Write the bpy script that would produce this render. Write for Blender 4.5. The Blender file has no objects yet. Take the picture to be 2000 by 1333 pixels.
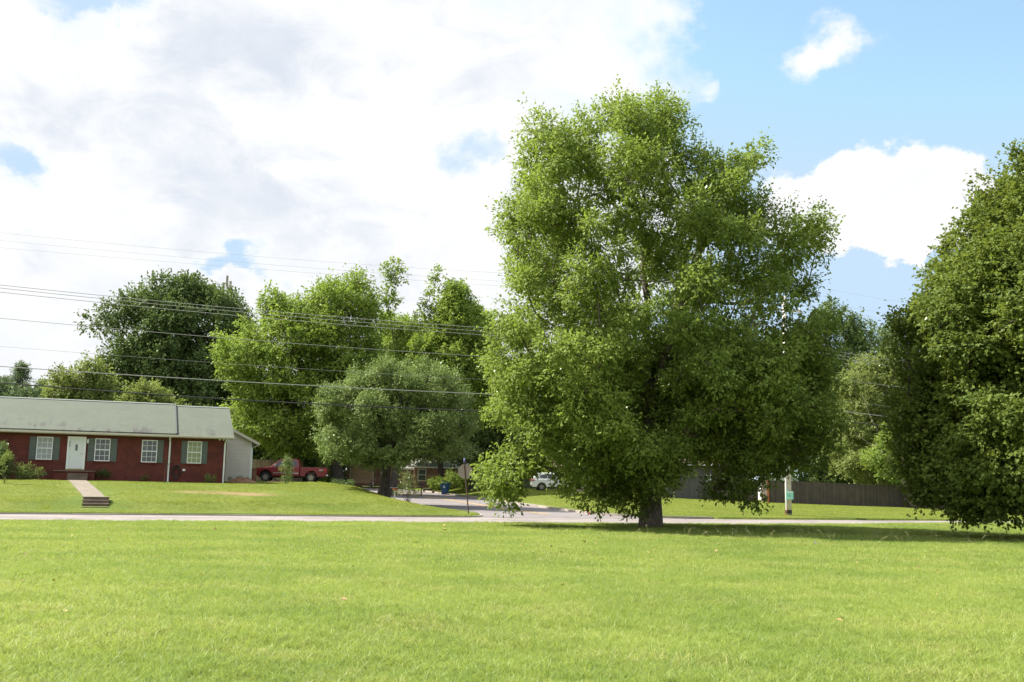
import bpy, bmesh, math, random
import numpy as np
from mathutils import Vector, Matrix, Euler
C = bpy.context.scene.collection
SC = bpy.context.scene
R = math.radians
rng = np.random.default_rng(7)

# ------------------------------------------------------------------ camera
CAMH = 1.6
cam = bpy.data.cameras.new('camera'); camo = bpy.data.objects.new('camera', cam); C.objects.link(camo)
cam.lens = 36; cam.sensor_width = 36; cam.clip_end = 6000; cam.clip_start = 0.1
PITCH = math.atan(283.5/2000)
CM = Matrix.Rotation(math.pi/2+PITCH, 3, 'X') @ Matrix.Rotation(R(1.06), 3, 'Z')
camo.matrix_world = Matrix.Translation((0, 0, CAMH)) @ CM.to_4x4()
SC.camera = camo
CMn = np.array(CM)
def at(px, py, Y):
    d = CMn @ np.array([px-1000, -(py-666.5), -2000.0])
    k = Y/d[1]
    return np.array([d[0]*k, Y, CAMH+d[2]*k])
def direc(px, py):
    d = CMn @ np.array([px-1000, -(py-666.5), -2000.0]); return d/np.linalg.norm(d)

# ------------------------------------------------------------------ sun + sky
SUN_AZ, SUN_EL = -74.0, 48.0        # azimuth from +Y towards +X
sd = np.array([math.sin(R(SUN_AZ))*math.cos(R(SUN_EL)), math.cos(R(SUN_AZ))*math.cos(R(SUN_EL)), math.sin(R(SUN_EL))])
sl = bpy.data.lights.new('sun', 'SUN'); sl.energy = 4.9; sl.angle = R(0.5); sl.color = (1.0, 0.95, 0.86)
so = bpy.data.objects.new('sun', sl); C.objects.link(so)
so.rotation_euler = Vector(-sd).to_track_quat('-Z', 'Y').to_euler(); so.location = (0, 0, 60)
SC.view_settings.view_transform = 'Standard'; SC.view_settings.look = 'None'
SC.view_settings.exposure = 1.25; SC.view_settings.gamma = 1.0

class NT:
    def __init__(s, tree): s.t = tree; s.n = tree.nodes; s.l = tree.links
    def node(s, typ, **kw):
        n = s.n.new(typ)
        for k, v in kw.items(): setattr(n, k, v)
        return n
    def put(s, sock, v):
        if isinstance(v, bpy.types.NodeSocket): s.l.new(v, sock)
        else: sock.default_value = v
    def math(s, op, a, b=0.0, c=0.0, clamp=False):
        n = s.node('ShaderNodeMath', operation=op, use_clamp=clamp)
        s.put(n.inputs[0], a); s.put(n.inputs[1], b); s.put(n.inputs[2], c); return n.outputs[0]
    def mix(s, f, a, b, blend='MIX'):
        n = s.node('ShaderNodeMix', data_type='RGBA', blend_type=blend)
        s.put(n.inputs[0], f); s.put(n.inputs[6], a if not isinstance(a, tuple) else (*a[:3], 1)); s.put(n.inputs[7], b if not isinstance(b, tuple) else (*b[:3], 1))
        return n.outputs[2]
    def noise(s, vec, scale, detail=4, rough=0.55, dist=0.0):
        n = s.node('ShaderNodeTexNoise'); s.put(n.inputs['Vector'], vec)
        n.inputs['Scale'].default_value = scale; n.inputs['Detail'].default_value = detail
        n.inputs['Roughness'].default_value = rough; n.inputs['Distortion'].default_value = dist
        return n.outputs['Fac']
    def ramp(s, f, lo, hi, a=0.0, b=1.0, smooth=True):
        n = s.node('ShaderNodeMapRange', interpolation_type='SMOOTHSTEP' if smooth else 'LINEAR')
        s.put(n.inputs[0], f); s.put(n.inputs[1], lo); s.put(n.inputs[2], hi); s.put(n.inputs[3], a); s.put(n.inputs[4], b)
        return n.outputs[0]
    def xyz(s, vec):
        n = s.node('ShaderNodeSeparateXYZ'); s.put(n.inputs[0], vec); return n.outputs
    def comb(s, x, y, z=0.0):
        n = s.node('ShaderNodeCombineXYZ'); s.put(n.inputs[0], x); s.put(n.inputs[1], y); s.put(n.inputs[2], z); return n.outputs[0]

def build_world():
    w = bpy.data.worlds.new('World'); SC.world = w; w.use_nodes = True
    T = NT(w.node_tree); T.n.clear()
    out = T.node('ShaderNodeOutputWorld'); bg = T.node('ShaderNodeBackground')
    T.l.new(bg.outputs[0], out.inputs[0])
    sky = T.node('ShaderNodeTexSky'); sky.sky_type = 'NISHITA'; sky.sun_disc = False
    sky.sun_elevation = R(SUN_EL); sky.sun_rotation = R(SUN_AZ); sky.air_density = 1.2; sky.dust_density = 0.6; sky.ozone_density = 1.6
    tc = T.node('ShaderNodeTexCoord').outputs['Generated']
    x, y, z = T.xyz(tc)
    # azimuth / elevation in the sky, in degrees; clouds are fixed to the sky
    az = T.math('MULTIPLY', T.math('ARCTAN2', x, y), 180/math.pi)
    el = T.math('MULTIPLY', T.math('ARCSINE', z), 180/math.pi)
    v3 = T.comb(T.math('MULTIPLY', az, 0.06), T.math('MULTIPLY', el, 0.075), 0.0)
    n1 = T.noise(v3, 2.6, 9, 0.56, 0.25)
    n2 = T.noise(T.comb(T.math('ADD', T.math('MULTIPLY', az, 0.05), 31.7), T.math('MULTIPLY', el, 0.075), 4.2), 1.7, 5, 0.5, 0.2)
    # wind-blown warp so no cloud edge is a plain curve
    wv = T.comb(T.math('MULTIPLY', az, 0.16), T.math('MULTIPLY', el, 0.2), 9.0)
    wn = T.node('ShaderNodeTexNoise'); T.l.new(wv, wn.inputs['Vector']); wn.inputs['Scale'].default_value = 1.6; wn.inputs['Detail'].default_value = 7; wn.inputs['Roughness'].default_value = 0.6
    wx, wy, wz = T.xyz(wn.outputs['Color'])
    azw = T.math('ADD', az, T.math('MULTIPLY', T.math('SUBTRACT', wx, 0.5), 9.0))
    elw = T.math('ADD', el, T.math('MULTIPLY', T.math('SUBTRACT', wy, 0.5), 6.0))
    def azel(px, py):
        d = direc(px, py); return math.degrees(math.atan2(d[0], d[1])), math.degrees(math.asin(d[2]))
    def blob(px, py, rx, ry, gain):
        a, e = azel(px, py)
        rx = rx*0.0272; ry = ry*0.0272
        u = T.math('DIVIDE', T.math('SUBTRACT', azw, a), rx); v = T.math('DIVIDE', T.math('SUBTRACT', elw, e), ry)
        r2 = T.math('ADD', T.math('MULTIPLY', u, u), T.math('MULTIPLY', v, v))
        g = T.math('EXPONENT', T.math('MULTIPLY', r2, -1.0))
        return T.math('MULTIPLY', g, gain)
    # broad cover: left of azimuth 8 deg mostly cloud
    cov = T.ramp(azw, 13.0, 5.0, -0.40, 0.42)
    farr = T.ramp(az, 30.0, 60.0, 0.0, 0.55)
    cov = T.math('ADD', cov, farr)
    for b in [(1690, 425, 290, 85, 0.95), (1820, 350, 120, 95, 0.50), (1555, 350, 90, 75, 0.50), (1700, 360, 90, 60, 0.30), (1900, 420, 120, 70, 0.3),
              (1600, 95, 88, 62, 0.80), (1385, 185, 55, 42, 0.5), (1330, 60, 70, 60, 0.35), (1750, 560, 170, 25, 0.25),
              (190, 10, 130, 32, -0.85), (30, 310, 60, 45, -0.85), (420, 505, 65, 26, -1.0), (925, 290, 80, 50, -0.66), (950, 345, 50, 22, -.3),
              (140, 70, 60, 40, -0.2), (1450, 240, 60, 60, -0.35), (1180, 250, 180, 40, -.2), (1700, 230, 300, 40, -0.15), (1750, 520, 260, 30, -0.45),
              (960, 350, 45, 25, 0.3), (550, 330, 400, 160, 0.25), (500, 120, 400, 120, 0.25)]:
        cov = T.math('ADD', cov, blob(*b))
    dens = T.math('ADD', cov, T.math('MULTIPLY', T.math('SUBTRACT', n1, 0.5), 1.25))
    alpha = T.ramp(dens, T.ramp(az, 5.0, 9.0, -0.28, -0.08), T.math('MAXIMUM', T.ramp(az, 8.0, 13.0, 0.42, 0.20), T.ramp(el, 17.0, 21.0, 0.0, 0.5)))
    # brightness inside the clouds
    n3 = T.noise(T.comb(T.math('ADD', T.math('MULTIPLY', az, 0.07), 11.0), T.math('MULTIPLY', el, 0.13), 2.0), 3.4, 8, 0.62, 0.5)
    sh = T.ramp(T.math('ADD', T.math('MULTIPLY', n2, 0.62), T.math('MULTIPLY', n3, 0.38)), 0.40, 0.62)
    lowgrey = T.ramp(dens, 0.10, 0.75)
    shade = T.math('MULTIPLY', T.math('MULTIPLY', sh, lowgrey), T.ramp(az, 7.0, 12.0, 1.0, 0.3))
    cl = T.mix(shade, (9.1, 9.1, 9.15), (6.3, 6.8, 7.6))
    # unseen clouds above the view, brightness raised to add fill light
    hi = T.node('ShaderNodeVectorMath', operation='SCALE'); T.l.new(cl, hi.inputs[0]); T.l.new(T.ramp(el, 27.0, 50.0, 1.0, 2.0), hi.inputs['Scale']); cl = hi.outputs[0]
    cl = T.mix(T.ramp(el, 2.0, 18.0, 0.35, 0.0), cl, (6.7, 7.0, 7.6))
    skyc = T.mix(1.0, sky.outputs[0], (2.35, 2.38, 2.08), 'MULTIPLY')
    mn = T.node('ShaderNodeVectorMath', operation='MINIMUM'); T.l.new(skyc, mn.inputs[0]); mn.inputs[1].default_value = (5.0, 6.6, 8.4); skyc = mn.outputs[0]
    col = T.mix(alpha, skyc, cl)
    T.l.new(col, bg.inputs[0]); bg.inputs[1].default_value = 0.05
build_world()

# ------------------------------------------------------------------ helpers
def props(o, label=None, cat=None, group=None, kind=None):
    if label: o['label'] = label
    if cat: o['category'] = cat
    if group: o['group'] = group
    if kind: o['kind'] = kind
    return o
def empty(name, label, cat, loc=(0, 0, 0), rz=0.0, group=None):
    o = bpy.data.objects.new(name, None); C.objects.link(o); o.empty_display_size = 0.3
    o.location = tuple(float(v) for v in loc); o.rotation_euler = (0, 0, rz)
    return props(o, label, cat, group)
def mesh_obj(name, V, F, mats, parent=None, smooth=False, midx=None):
    me = bpy.data.meshes.new(name)
    V = np.asarray(V, dtype=np.float32).reshape(-1, 3)
    if isinstance(F, np.ndarray):
        k = F.shape[1]; n = len(F)
        me.vertices.add(len(V)); me.vertices.foreach_set('co', V.ravel())
        me.loops.add(n*k); me.loops.foreach_set('vertex_index', F.astype(np.int32).ravel())
        me.polygons.add(n); me.polygons.foreach_set('loop_start', np.arange(0, n*k, k, dtype=np.int32))
        me.polygons.foreach_set('loop_total', np.full(n, k, dtype=np.int32))
        me.update(calc_edges=True)
    else:
        me.from_pydata([tuple(map(float, v)) for v in V], [], [tuple(int(i) for i in f) for f in F]); me.update()
    if not isinstance(mats, (list, tuple)): mats = [mats]
    for m in mats: me.materials.append(m)
    if midx is not None: me.polygons.foreach_set('material_index', np.asarray(midx, dtype=np.int32))
    if smooth: me.polygons.foreach_set('use_smooth', np.ones(len(me.polygons), dtype=bool))
    o = bpy.data.objects.new(name, me); C.objects.link(o)
    if parent: o.parent = parent
    return o
class MB:
    def __init__(s): s.v = []; s.f = []
    def add(s, V, F):
        b = len(s.v); s.v += [tuple(map(float, v)) for v in V]; s.f += [tuple(i+b for i in f) for f in F]; return s
    def box(s, x0, x1, y0, y1, z0, z1):
        V = [(x0,y0,z0),(x1,y0,z0),(x1,y1,z0),(x0,y1,z0),(x0,y0,z1),(x1,y0,z1),(x1,y1,z1),(x0,y1,z1)]
        return s.add(V, [(0,3,2,1),(4,5,6,7),(0,1,5,4),(1,2,6,5),(2,3,7,6),(3,0,4,7)])
    def prism(s, P, a, b, axis='y'):
        """polygon P (list of 2D points) swept along axis from a to b"""
        n = len(P)
        def pt(p, t):
            if axis == 'y': return (p[0], t, p[1])
            if axis == 'x': return (t, p[0], p[1])
            return (p[0], p[1], t)
        V = [pt(p, a) for p in P]+[pt(p, b) for p in P]
        F = [tuple(range(n)), tuple(range(2*n-1, n-1, -1))]+[(i, i+n, (i+1) % n+n, (i+1) % n) for i in range(n)]
        return s.add(V, F)
    def tube(s, P, rad, n=6, cap=True):
        P = [Vector(p) for p in P]
        if not hasattr(rad, '__len__'): rad = [rad]*len(P)
        V = []; F = []
        for i, p in enumerate(P):
            d = (P[min(i+1, len(P)-1)]-P[max(i-1, 0)]).normalized()
            a = d.cross(Vector((0, 0, 1))) if abs(d.z) < 0.95 else d.cross(Vector((0, 1, 0)))
            a.normalize(); b = d.cross(a)
            for k in range(n):
                t = 2*math.pi*k/n; V.append(p+(a*math.cos(t)+b*math.sin(t))*rad[i])
        for i in range(len(P)-1):
            for k in range(n):
                F.append((i*n+k, i*n+(k+1) % n, (i+1)*n+(k+1) % n, (i+1)*n+k))
        if cap: F += [tuple(range(n-1, -1, -1)), tuple((len(P)-1)*n+k for k in range(n))]
        return s.add(V, F)
    def obj(s, name, mat, parent=None, smooth=False, bevel=0.0):
        o = mesh_obj(name, s.v, s.f, mat, parent, smooth)
        bm = bmesh.new(); bm.from_mesh(o.data); bmesh.ops.recalc_face_normals(bm, faces=bm.faces); bm.to_mesh(o.data); bm.free()
        if bevel:
            m = o.modifiers.new('bevel', 'BEVEL'); m.width = bevel; m.segments = 2; m.limit_method = 'ANGLE'; m.angle_limit = R(30)
        return o
def copy_tree(o, parent=None):
    c = o.copy(); C.objects.link(c); c.parent = parent
    for ch in list(o.children): copy_tree(ch, c)
    return c

# ------------------------------------------------------------------ materials
MATS = {}
def mat(name, col, rough=0.7, var=0.0, scale=8.0, bump=0.0, metal=0.0, spec=0.5, col2=None, coat=0.0, bscale=None):
    m = bpy.data.materials.new(name); m.use_nodes = True
    T = NT(m.node_tree); p = T.n['Principled BSDF']
    co = T.node('ShaderNodeTexCoord').outputs['Object']
    if var > 0 or col2 is not None:
        nz = T.noise(co, scale, 6, 0.6)
        c2 = col2 if col2 is not None else tuple(c*(1-var) for c in col)
        c1 = col if col2 is not None else tuple(c*(1+var) for c in col)
        T.l.new(T.mix(T.ramp(nz, 0.32, 0.68), c1, c2), p.inputs['Base Color'])
    else: p.inputs['Base Color'].default_value = (*col, 1)
    p.inputs['Roughness'].default_value = rough; p.inputs['Metallic'].default_value = metal
    p.inputs['Specular IOR Level'].default_value = spec; p.inputs['Coat Weight'].default_value = coat
    if bump:
        b = T.node('ShaderNodeBump'); b.inputs['Strength'].default_value = bump; b.inputs['Distance'].default_value = 0.02
        T.l.new(T.noise(co, bscale or scale*4, 6, 0.6), b.inputs['Height']); T.l.new(b.outputs[0], p.inputs['Normal'])
    MATS[name] = m; return m
def leaf_mat(name, c1, c2, trans=(0.2, 0.3, 0.04), tf=0.42, autumn=None, gloss=0.10, cl=0.35):
    m = bpy.data.materials.new(name); m.use_nodes = True
    T = NT(m.node_tree); T.n.clear(); out = T.node('ShaderNodeOutputMaterial')
    geo = T.node('ShaderNodeNewGeometry'); rnd = geo.outputs['Random Per Island']; pos = geo.outputs['Position']
    big = T.ramp(T.noise(pos, cl, 3, 0.6), 0.35, 0.65)
    f = T.math('ADD', T.math('MULTIPLY', rnd, 0.55), T.math('MULTIPLY', big, 0.45))
    col = T.mix(f, c1, c2)
    if autumn:
        a = T.math('MULTIPLY', T.ramp(T.noise(pos, cl*1.7, 3, 0.6), 0.60, 0.72), T.ramp(rnd, 0.2, 0.8))
        col = T.mix(T.math('MULTIPLY', a, 0.8), col, autumn)
    tcol = T.mix(f, tuple(t*0.8 for t in trans), trans)
    d = T.node('ShaderNodeBsdfDiffuse'); T.l.new(col, d.inputs[0])
    t = T.node('ShaderNodeBsdfTranslucent'); T.l.new(tcol, t.inputs[0])
    g = T.node('ShaderNodeBsdfGlossy'); g.inputs['Roughness'].default_value = 0.5; g.inputs[0].default_value = (0.9, 0.95, 0.85, 1)
    a = T.node('ShaderNodeMixShader'); a.inputs[0].default_value = tf; T.l.new(d.outputs[0], a.inputs[1]); T.l.new(t.outputs[0], a.inputs[2])
    fr = T.node('ShaderNodeFresnel'); fr.inputs[0].default_value = 1.45
    b = T.node('ShaderNodeMixShader'); T.l.new(T.math('MULTIPLY', fr.outputs[0], gloss*1.2), b.inputs[0]); T.l.new(a.outputs[0], b.inputs[1]); T.l.new(g.outputs[0], b.inputs[2])
    T.l.new(b.outputs[0], out.inputs[0]); MATS[name] = m; return m
def bark_mat(name, c1, c2):
    m = mat(name, c1, 0.9, scale=3.0, col2=c2)
    T = NT(m.node_tree); p = T.n['Principled BSDF']
    co = T.node('ShaderNodeTexCoord').outputs['Object']
    mp = T.node('ShaderNodeMapping'); T.l.new(co, mp.inputs[0]); mp.inputs['Scale'].default_value = (9, 9, 1.6)
    nz = T.noise(mp.outputs[0], 2.0, 8, 0.65, 0.6)
    T.l.new(T.mix(T.ramp(nz, 0.35, 0.62), tuple(c*0.45 for c in c1), c2), p.inputs['Base Color'])
    b = T.node('ShaderNodeBump'); b.inputs['Strength'].default_value = 0.9; b.inputs['Distance'].default_value = 0.06
    T.l.new(nz, b.inputs['Height']); T.l.new(b.outputs[0], p.inputs['Normal']); return m
def brick_mat(name, c1, c2, mortar):
    m = mat(name, c1, 0.85)
    T = NT(m.node_tree); p = T.n['Principled BSDF']
    x, y, z = T.xyz(T.node('ShaderNodeTexCoord').outputs['Object'])
    v = T.comb(T.math('ADD', x, y), z)
    b = T.node('ShaderNodeTexBrick'); T.l.new(v, b.inputs['Vector'])
    b.inputs['Scale'].default_value = 1.0; b.inputs['Brick Width'].default_value = 0.22; b.inputs['Row Height'].default_value = 0.075
    b.inputs['Mortar Size'].default_value = 0.009; b.inputs['Color1'].default_value = (*c1, 1); b.inputs['Color2'].default_value = (*c2, 1); b.inputs['Mortar'].default_value = (*mortar, 1)
    nz = T.ramp(T.noise(v, 1.3, 6, 0.7), 0.3, 0.7, 0.72, 1.22)
    cc = T.node('ShaderNodeVectorMath', operation='SCALE'); T.l.new(b.outputs[0], cc.inputs[0]); T.l.new(nz, cc.inputs['Scale'])
    T.l.new(cc.outputs[0], p.inputs['Base Color'])
    bp = T.node('ShaderNodeBump'); bp.inputs['Strength'].default_value = 0.5; bp.inputs['Distance'].default_value = 0.01; bp.invert = True
    T.l.new(b.outputs['Fac'], bp.inputs['Height']); T.l.new(bp.outputs[0], p.inputs['Normal']); return m
def lap_mat(name, col, pitch=0.12, vertical=False, var=0.12):
    m = mat(name, col, 0.6)
    T = NT(m.node_tree); p = T.n['Principled BSDF']
    x, y, z = T.xyz(T.node('ShaderNodeTexCoord').outputs['Object'])
    h = T.math('ADD', x, y) if vertical else z
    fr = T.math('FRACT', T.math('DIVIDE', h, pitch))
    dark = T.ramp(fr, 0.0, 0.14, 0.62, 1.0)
    nz = T.ramp(T.noise(T.comb(T.math('ADD', x, y), z), 1.5, 6, 0.7), 0.3, 0.7, 1-var, 1+var)
    cid = T.node('ShaderNodeTexWhiteNoise', noise_dimensions='1D'); T.l.new(T.math('FLOOR', T.math('DIVIDE', h, pitch)), cid.inputs['W'])
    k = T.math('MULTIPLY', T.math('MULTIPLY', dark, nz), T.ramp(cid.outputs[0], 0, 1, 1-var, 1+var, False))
    cc = T.node('ShaderNodeVectorMath', operation='SCALE'); cc.inputs[0].default_value = col; T.l.new(k, cc.inputs['Scale'])
    T.l.new(cc.outputs[0], p.inputs['Base Color'])
    bp = T.node('ShaderNodeBump'); bp.inputs['Strength'].default_value = 0.6; bp.inputs['Distance'].default_value = 0.02
    T.l.new(fr, bp.inputs['Height']); T.l.new(bp.outputs[0], p.inputs['Normal']); return m
def roof_mat(name, col, stain=True):
    m = mat(name, col, 0.9)
    T = NT(m.node_tree); p = T.n['Principled BSDF']
    co = T.node('ShaderNodeTexCoord').outputs['Object']; x, y, z = T.xyz(co)
    br = T.node('ShaderNodeTexBrick'); T.l.new(T.comb(x, T.math('MULTIPLY', y, 1.1)), br.inputs['Vector'])
    br.inputs['Scale'].default_value = 1.0; br.inputs['Brick Width'].default_value = 0.3; br.inputs['Row Height'].default_value = 0.14; br.inputs['Mortar Size'].default_value = 0.006
    br.inputs['Color1'].default_value = (0.93, 0.93, 0.93, 1); br.inputs['Color2'].default_value = (1.07, 1.07, 1.07, 1); br.inputs['Mortar'].default_value = (0.75, 0.75, 0.75, 1)
    c = T.mix(1.0, br.outputs[0], col, 'MULTIPLY')
    c = T.mix(T.ramp(T.noise(co, 0.7, 5, 0.6), 0.35, 0.7, 0, 0.30), c, tuple(k*0.72 for k in col))
    if stain:   # algae streaks running down towards the gutter
        st = T.noise(T.comb(T.math('MULTIPLY', x, 1.6), T.math('MULTIPLY', z, 0.35)), 1.5, 5, 0.7)
        low = T.ramp(z, 3.15, 4.6, 1.0, 0.0)
        low = T.math('MULTIPLY', low, T.ramp(T.noise(T.comb(x, y), 0.45, 3, 0.6), 0.42, 0.60, 0.15, 1.0))
        f = T.math('MULTIPLY', T.ramp(T.math('ADD', st, T.math('MULTIPLY', low, 0.13)), 0.56, 0.72), low)
        c = T.mix(T.math('MULTIPLY', f, 0.9), c, (0.045, 0.04, 0.038))
    T.l.new(c, p.inputs['Base Color']); return m

M_redbrick = brick_mat('red_brick', (0.140, 0.021, 0.012), (0.095, 0.014, 0.009), (0.11, 0.045, 0.032))
M_tanbrick = brick_mat('tan_brick', (0.26, 0.13, 0.085), (0.19, 0.09, 0.06), (0.28, 0.2, 0.16))
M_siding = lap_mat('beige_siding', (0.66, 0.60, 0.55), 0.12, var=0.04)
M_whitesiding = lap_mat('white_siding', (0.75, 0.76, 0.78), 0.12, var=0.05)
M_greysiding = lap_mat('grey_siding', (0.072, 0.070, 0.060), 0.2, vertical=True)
M_roof = roof_mat('shingle_greygreen', (0.093, 0.108, 0.078))
M_roofplain = roof_mat('shingle_plain', (0.24, 0.25, 0.20), False)
M_roofbrown = roof_mat('shingle_brown', (0.30, 0.20, 0.17), False)
M_white = mat('white_paint', (0.74, 0.76, 0.73), 0.45, var=0.03, scale=5)
M_door = mat('white_door', (0.66, 0.69, 0.66), 0.4, var=0.03, scale=3)
M_gutter = mat('cream_gutter', (0.50, 0.46, 0.36), 0.5, var=0.06, scale=4)
M_shutter = lap_mat('shutter_grey', (0.115, 0.14, 0.13), 0.05, var=0.05)
M_glass = mat('window_glass', (0.05, 0.06, 0.07), 0.12, spec=0.7, col2=(0.10, 0.11, 0.11), scale=1.2)
M_blind = mat('window_blind', (0.30, 0.32, 0.32), 0.35, var=0.1, scale=2)
M_blindg = mat('window_blind_green', (0.26, 0.29, 0.16), 0.35, var=0.1, scale=2)
M_conc = mat('concrete', (0.165, 0.135, 0.100), 0.9, var=0.18, scale=1.7, bump=0.3)
M_concd = mat('concrete_dark', (0.17, 0.12, 0.09), 0.95, var=0.25, scale=3, bump=0.4)
M_kerb = mat('kerb_concrete', (0.38, 0.34, 0.29), 0.9, scale=0.9, col2=(0.24, 0.21, 0.17), bump=0.4, bscale=12)
M_black = mat('black_plastic', (0.015, 0.015, 0.016), 0.55, var=0.2)
M_rubber = mat('tyre_rubber', (0.018, 0.018, 0.018), 0.85, var=0.2)
M_rim = mat('alloy_rim', (0.40, 0.36, 0.31), 0.35, metal=0.7, var=0.1)
M_truck = mat('truck_red', (0.17, 0.007, 0.012), 0.35, var=0.10, scale=1.5, coat=0.3)
M_carw = mat('car_white', (0.72, 0.71, 0.68), 0.3, var=0.03, scale=1.5, coat=0.5)
M_chrome = mat('chrome', (0.6, 0.6, 0.6), 0.2, metal=0.9, var=0.05)
M_tail = mat('tail_lamp_red', (0.45, 0.02, 0.015), 0.2, var=0.1)
M_cglass = mat('car_glass', (0.012, 0.016, 0.018), 0.06, spec=0.8, var=0.2)
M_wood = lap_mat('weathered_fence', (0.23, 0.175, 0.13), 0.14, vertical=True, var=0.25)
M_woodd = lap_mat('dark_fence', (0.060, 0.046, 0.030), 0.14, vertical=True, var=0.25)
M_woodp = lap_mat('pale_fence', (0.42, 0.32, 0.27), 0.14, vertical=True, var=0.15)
M_pole = mat('pole_wood', (0.72, 0.68, 0.64), 0.8, scale=2.5, col2=(0.52, 0.48, 0.44), bump=0.3)
M_rust = mat('rusty_steel', (0.10, 0.055, 0.035), 0.85, scale=9, col2=(0.045, 0.03, 0.025), bump=0.3)
M_signback = mat('sign_back', (0.30, 0.26, 0.22), 0.5, var=0.08, scale=3, metal=0.2)
M_signred = mat('sign_red', (0.5, 0.02, 0.02), 0.5, var=0.05)
M_signblue = mat('sign_blue', (0.12, 0.13, 0.3), 0.5, var=0.05)
M_yellow = mat('sign_yellow', (0.70, 0.33, 0.02), 0.5, var=0.08)
M_teal = mat('sign_teal', (0.25, 0.68, 0.55), 0.5, var=0.06, scale=6)
M_orange = mat('orange_guard', (0.55, 0.13, 0.03), 0.6, var=0.2)
M_bin = mat('bin_blue', (0.012, 0.085, 0.19), 0.45, var=0.1, scale=3)
M_wire = mat('wire_grey', (0.30, 0.30, 0.28), 0.6, var=0.1)
M_wirel = mat('wire_light', (0.5, 0.5, 0.5), 0.5, var=0.05)
M_wireb = mat('wire_black', (0.02, 0.02, 0.022), 0.6, var=0.1)
M_brownbox = mat('brown_plywood', (0.20, 0.10, 0.055), 0.85, var=0.2, scale=3)
M_dirt = mat('bare_dirt', (0.34, 0.18, 0.10), 1.0, scale=5, col2=(0.22, 0.12, 0.07), bump=0.6)
M_paint = mat('yellow_road_paint', (0.55, 0.36, 0.10), 0.8, var=0.25, scale=3)
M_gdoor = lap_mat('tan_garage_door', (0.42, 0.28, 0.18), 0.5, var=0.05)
M_bark1 = bark_mat('bark_grey', (0.15, 0.115, 0.09), (0.22, 0.18, 0.15))
M_bark2 = bark_mat('bark_dark', (0.055, 0.042, 0.035), (0.10, 0.08, 0.065))
M_bark3 = bark_mat('bark_pale', (0.26, 0.21, 0.16), (0.34, 0.28, 0.22))

L_maple = leaf_mat('maple_leaf', (0.105, 0.155, 0.036), (0.265, 0.335, 0.070), (0.32, 0.43, 0.06), 0.36, autumn=(0.24, 0.23, 0.05), cl=0.4)
L_dense = leaf_mat('dense_leaf', (0.066, 0.104, 0.024), (0.170, 0.220, 0.046), (0.24, 0.30, 0.04), 0.32, cl=0.5, gloss=.08)
L_pear = leaf_mat('pear_leaf', (0.110, 0.160, 0.045), (0.250, 0.315, 0.095), (0.22, 0.31, 0.07), 0.28, cl=0.5, gloss=0.18)
L_yell = leaf_mat('yellow_green_leaf', (0.115, 0.175, 0.032), (0.255, 0.330, 0.062), (0.32, 0.44, 0.06), 0.38, autumn=(0.30, 0.23, 0.07), cl=0.3)
L_darkg = leaf_mat('deep_green_leaf', (0.064, 0.105, 0.035), (0.165, 0.225, 0.070), (0.14, 0.20, 0.045), 0.28, cl=0.3)
L_pine = leaf_mat('pine_needles', (0.08, 0.12, 0.055), (0.13, 0.18, 0.08), (0.17, 0.24, 0.08), 0.3, cl=0.3)
L_olive = leaf_mat('olive_leaf', (0.115, 0.150, 0.046), (0.235, 0.275, 0.080), (0.28, 0.35, 0.07), 0.36, autumn=(0.22, 0.16, 0.07), cl=0.5)
L_light = leaf_mat('light_green_leaf', (0.12, 0.19, 0.035), (0.21, 0.29, 0.06), (0.32, 0.41, 0.06), 0.38, cl=0.8)
L_straw = leaf_mat('straw_stalk', (0.30, 0.30, 0.14), (0.45, 0.42, 0.22), (0.4, 0.4, 0.2), 0.3)
L_pinkish = leaf_mat('flowering_leaf', (0.10, 0.13, 0.05), (0.17, 0.19, 0.07), (0.25, 0.3, 0.08), 0.35, autumn=(0.5, 0.2, 0.16), cl=3.0)

# ------------------------------------------------------------------ terrain: s = metres beyond the far road edge, t = metres along the road
E1 = np.array([0.938, 0.347]); E2 = np.array([-0.347, 0.938]); YA = 53.2
def st2w(s, t): return E1[0]*t+E2[0]*s, YA+E1[1]*t+E2[1]*s
def w2st(x, y): return E2[0]*x+E2[1]*(y-YA), E1[0]*x+E1[1]*(y-YA)
def sm(a, b, x):
    u = np.clip((np.asarray(x, float)-a)/(b-a), 0, 1); return u*u*(3-2*u)
RC = 6.0
def fil(s): s = np.clip(s, 0, RC); return RC-np.sqrt(np.maximum(RC*RC-(RC-s)**2, 0))
def tR(s): return np.interp(s, [0, 5, 11, 22, 40, 52, 70], [6.5, 6.8, 7.2, 8.2, 9.3, 9.9, 10.5])+fil(s)
def tL(s):
    b = np.interp(s, [0, 5, 11, 22, 40, 52], [0.2, -0.6, -1.0, -0.3, 0.8, 1.4])-fil(s)*0.5
    return np.where(np.asarray(s) > 54, -45.0, b)
def zstreet(s): return np.clip(0.0175*np.asarray(s, float), 0, 1.15)
ROADW = 7.5
def inroad(s, t, pad=0.0):
    s = np.asarray(s, float); t = np.asarray(t, float)
    a = (s > -ROADW-pad) & (s < pad)
    b = (s >= 0) & (s < 66+pad) & (t > tL(s)-pad) & (t < tR(s)+pad)
    return a | b
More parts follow.
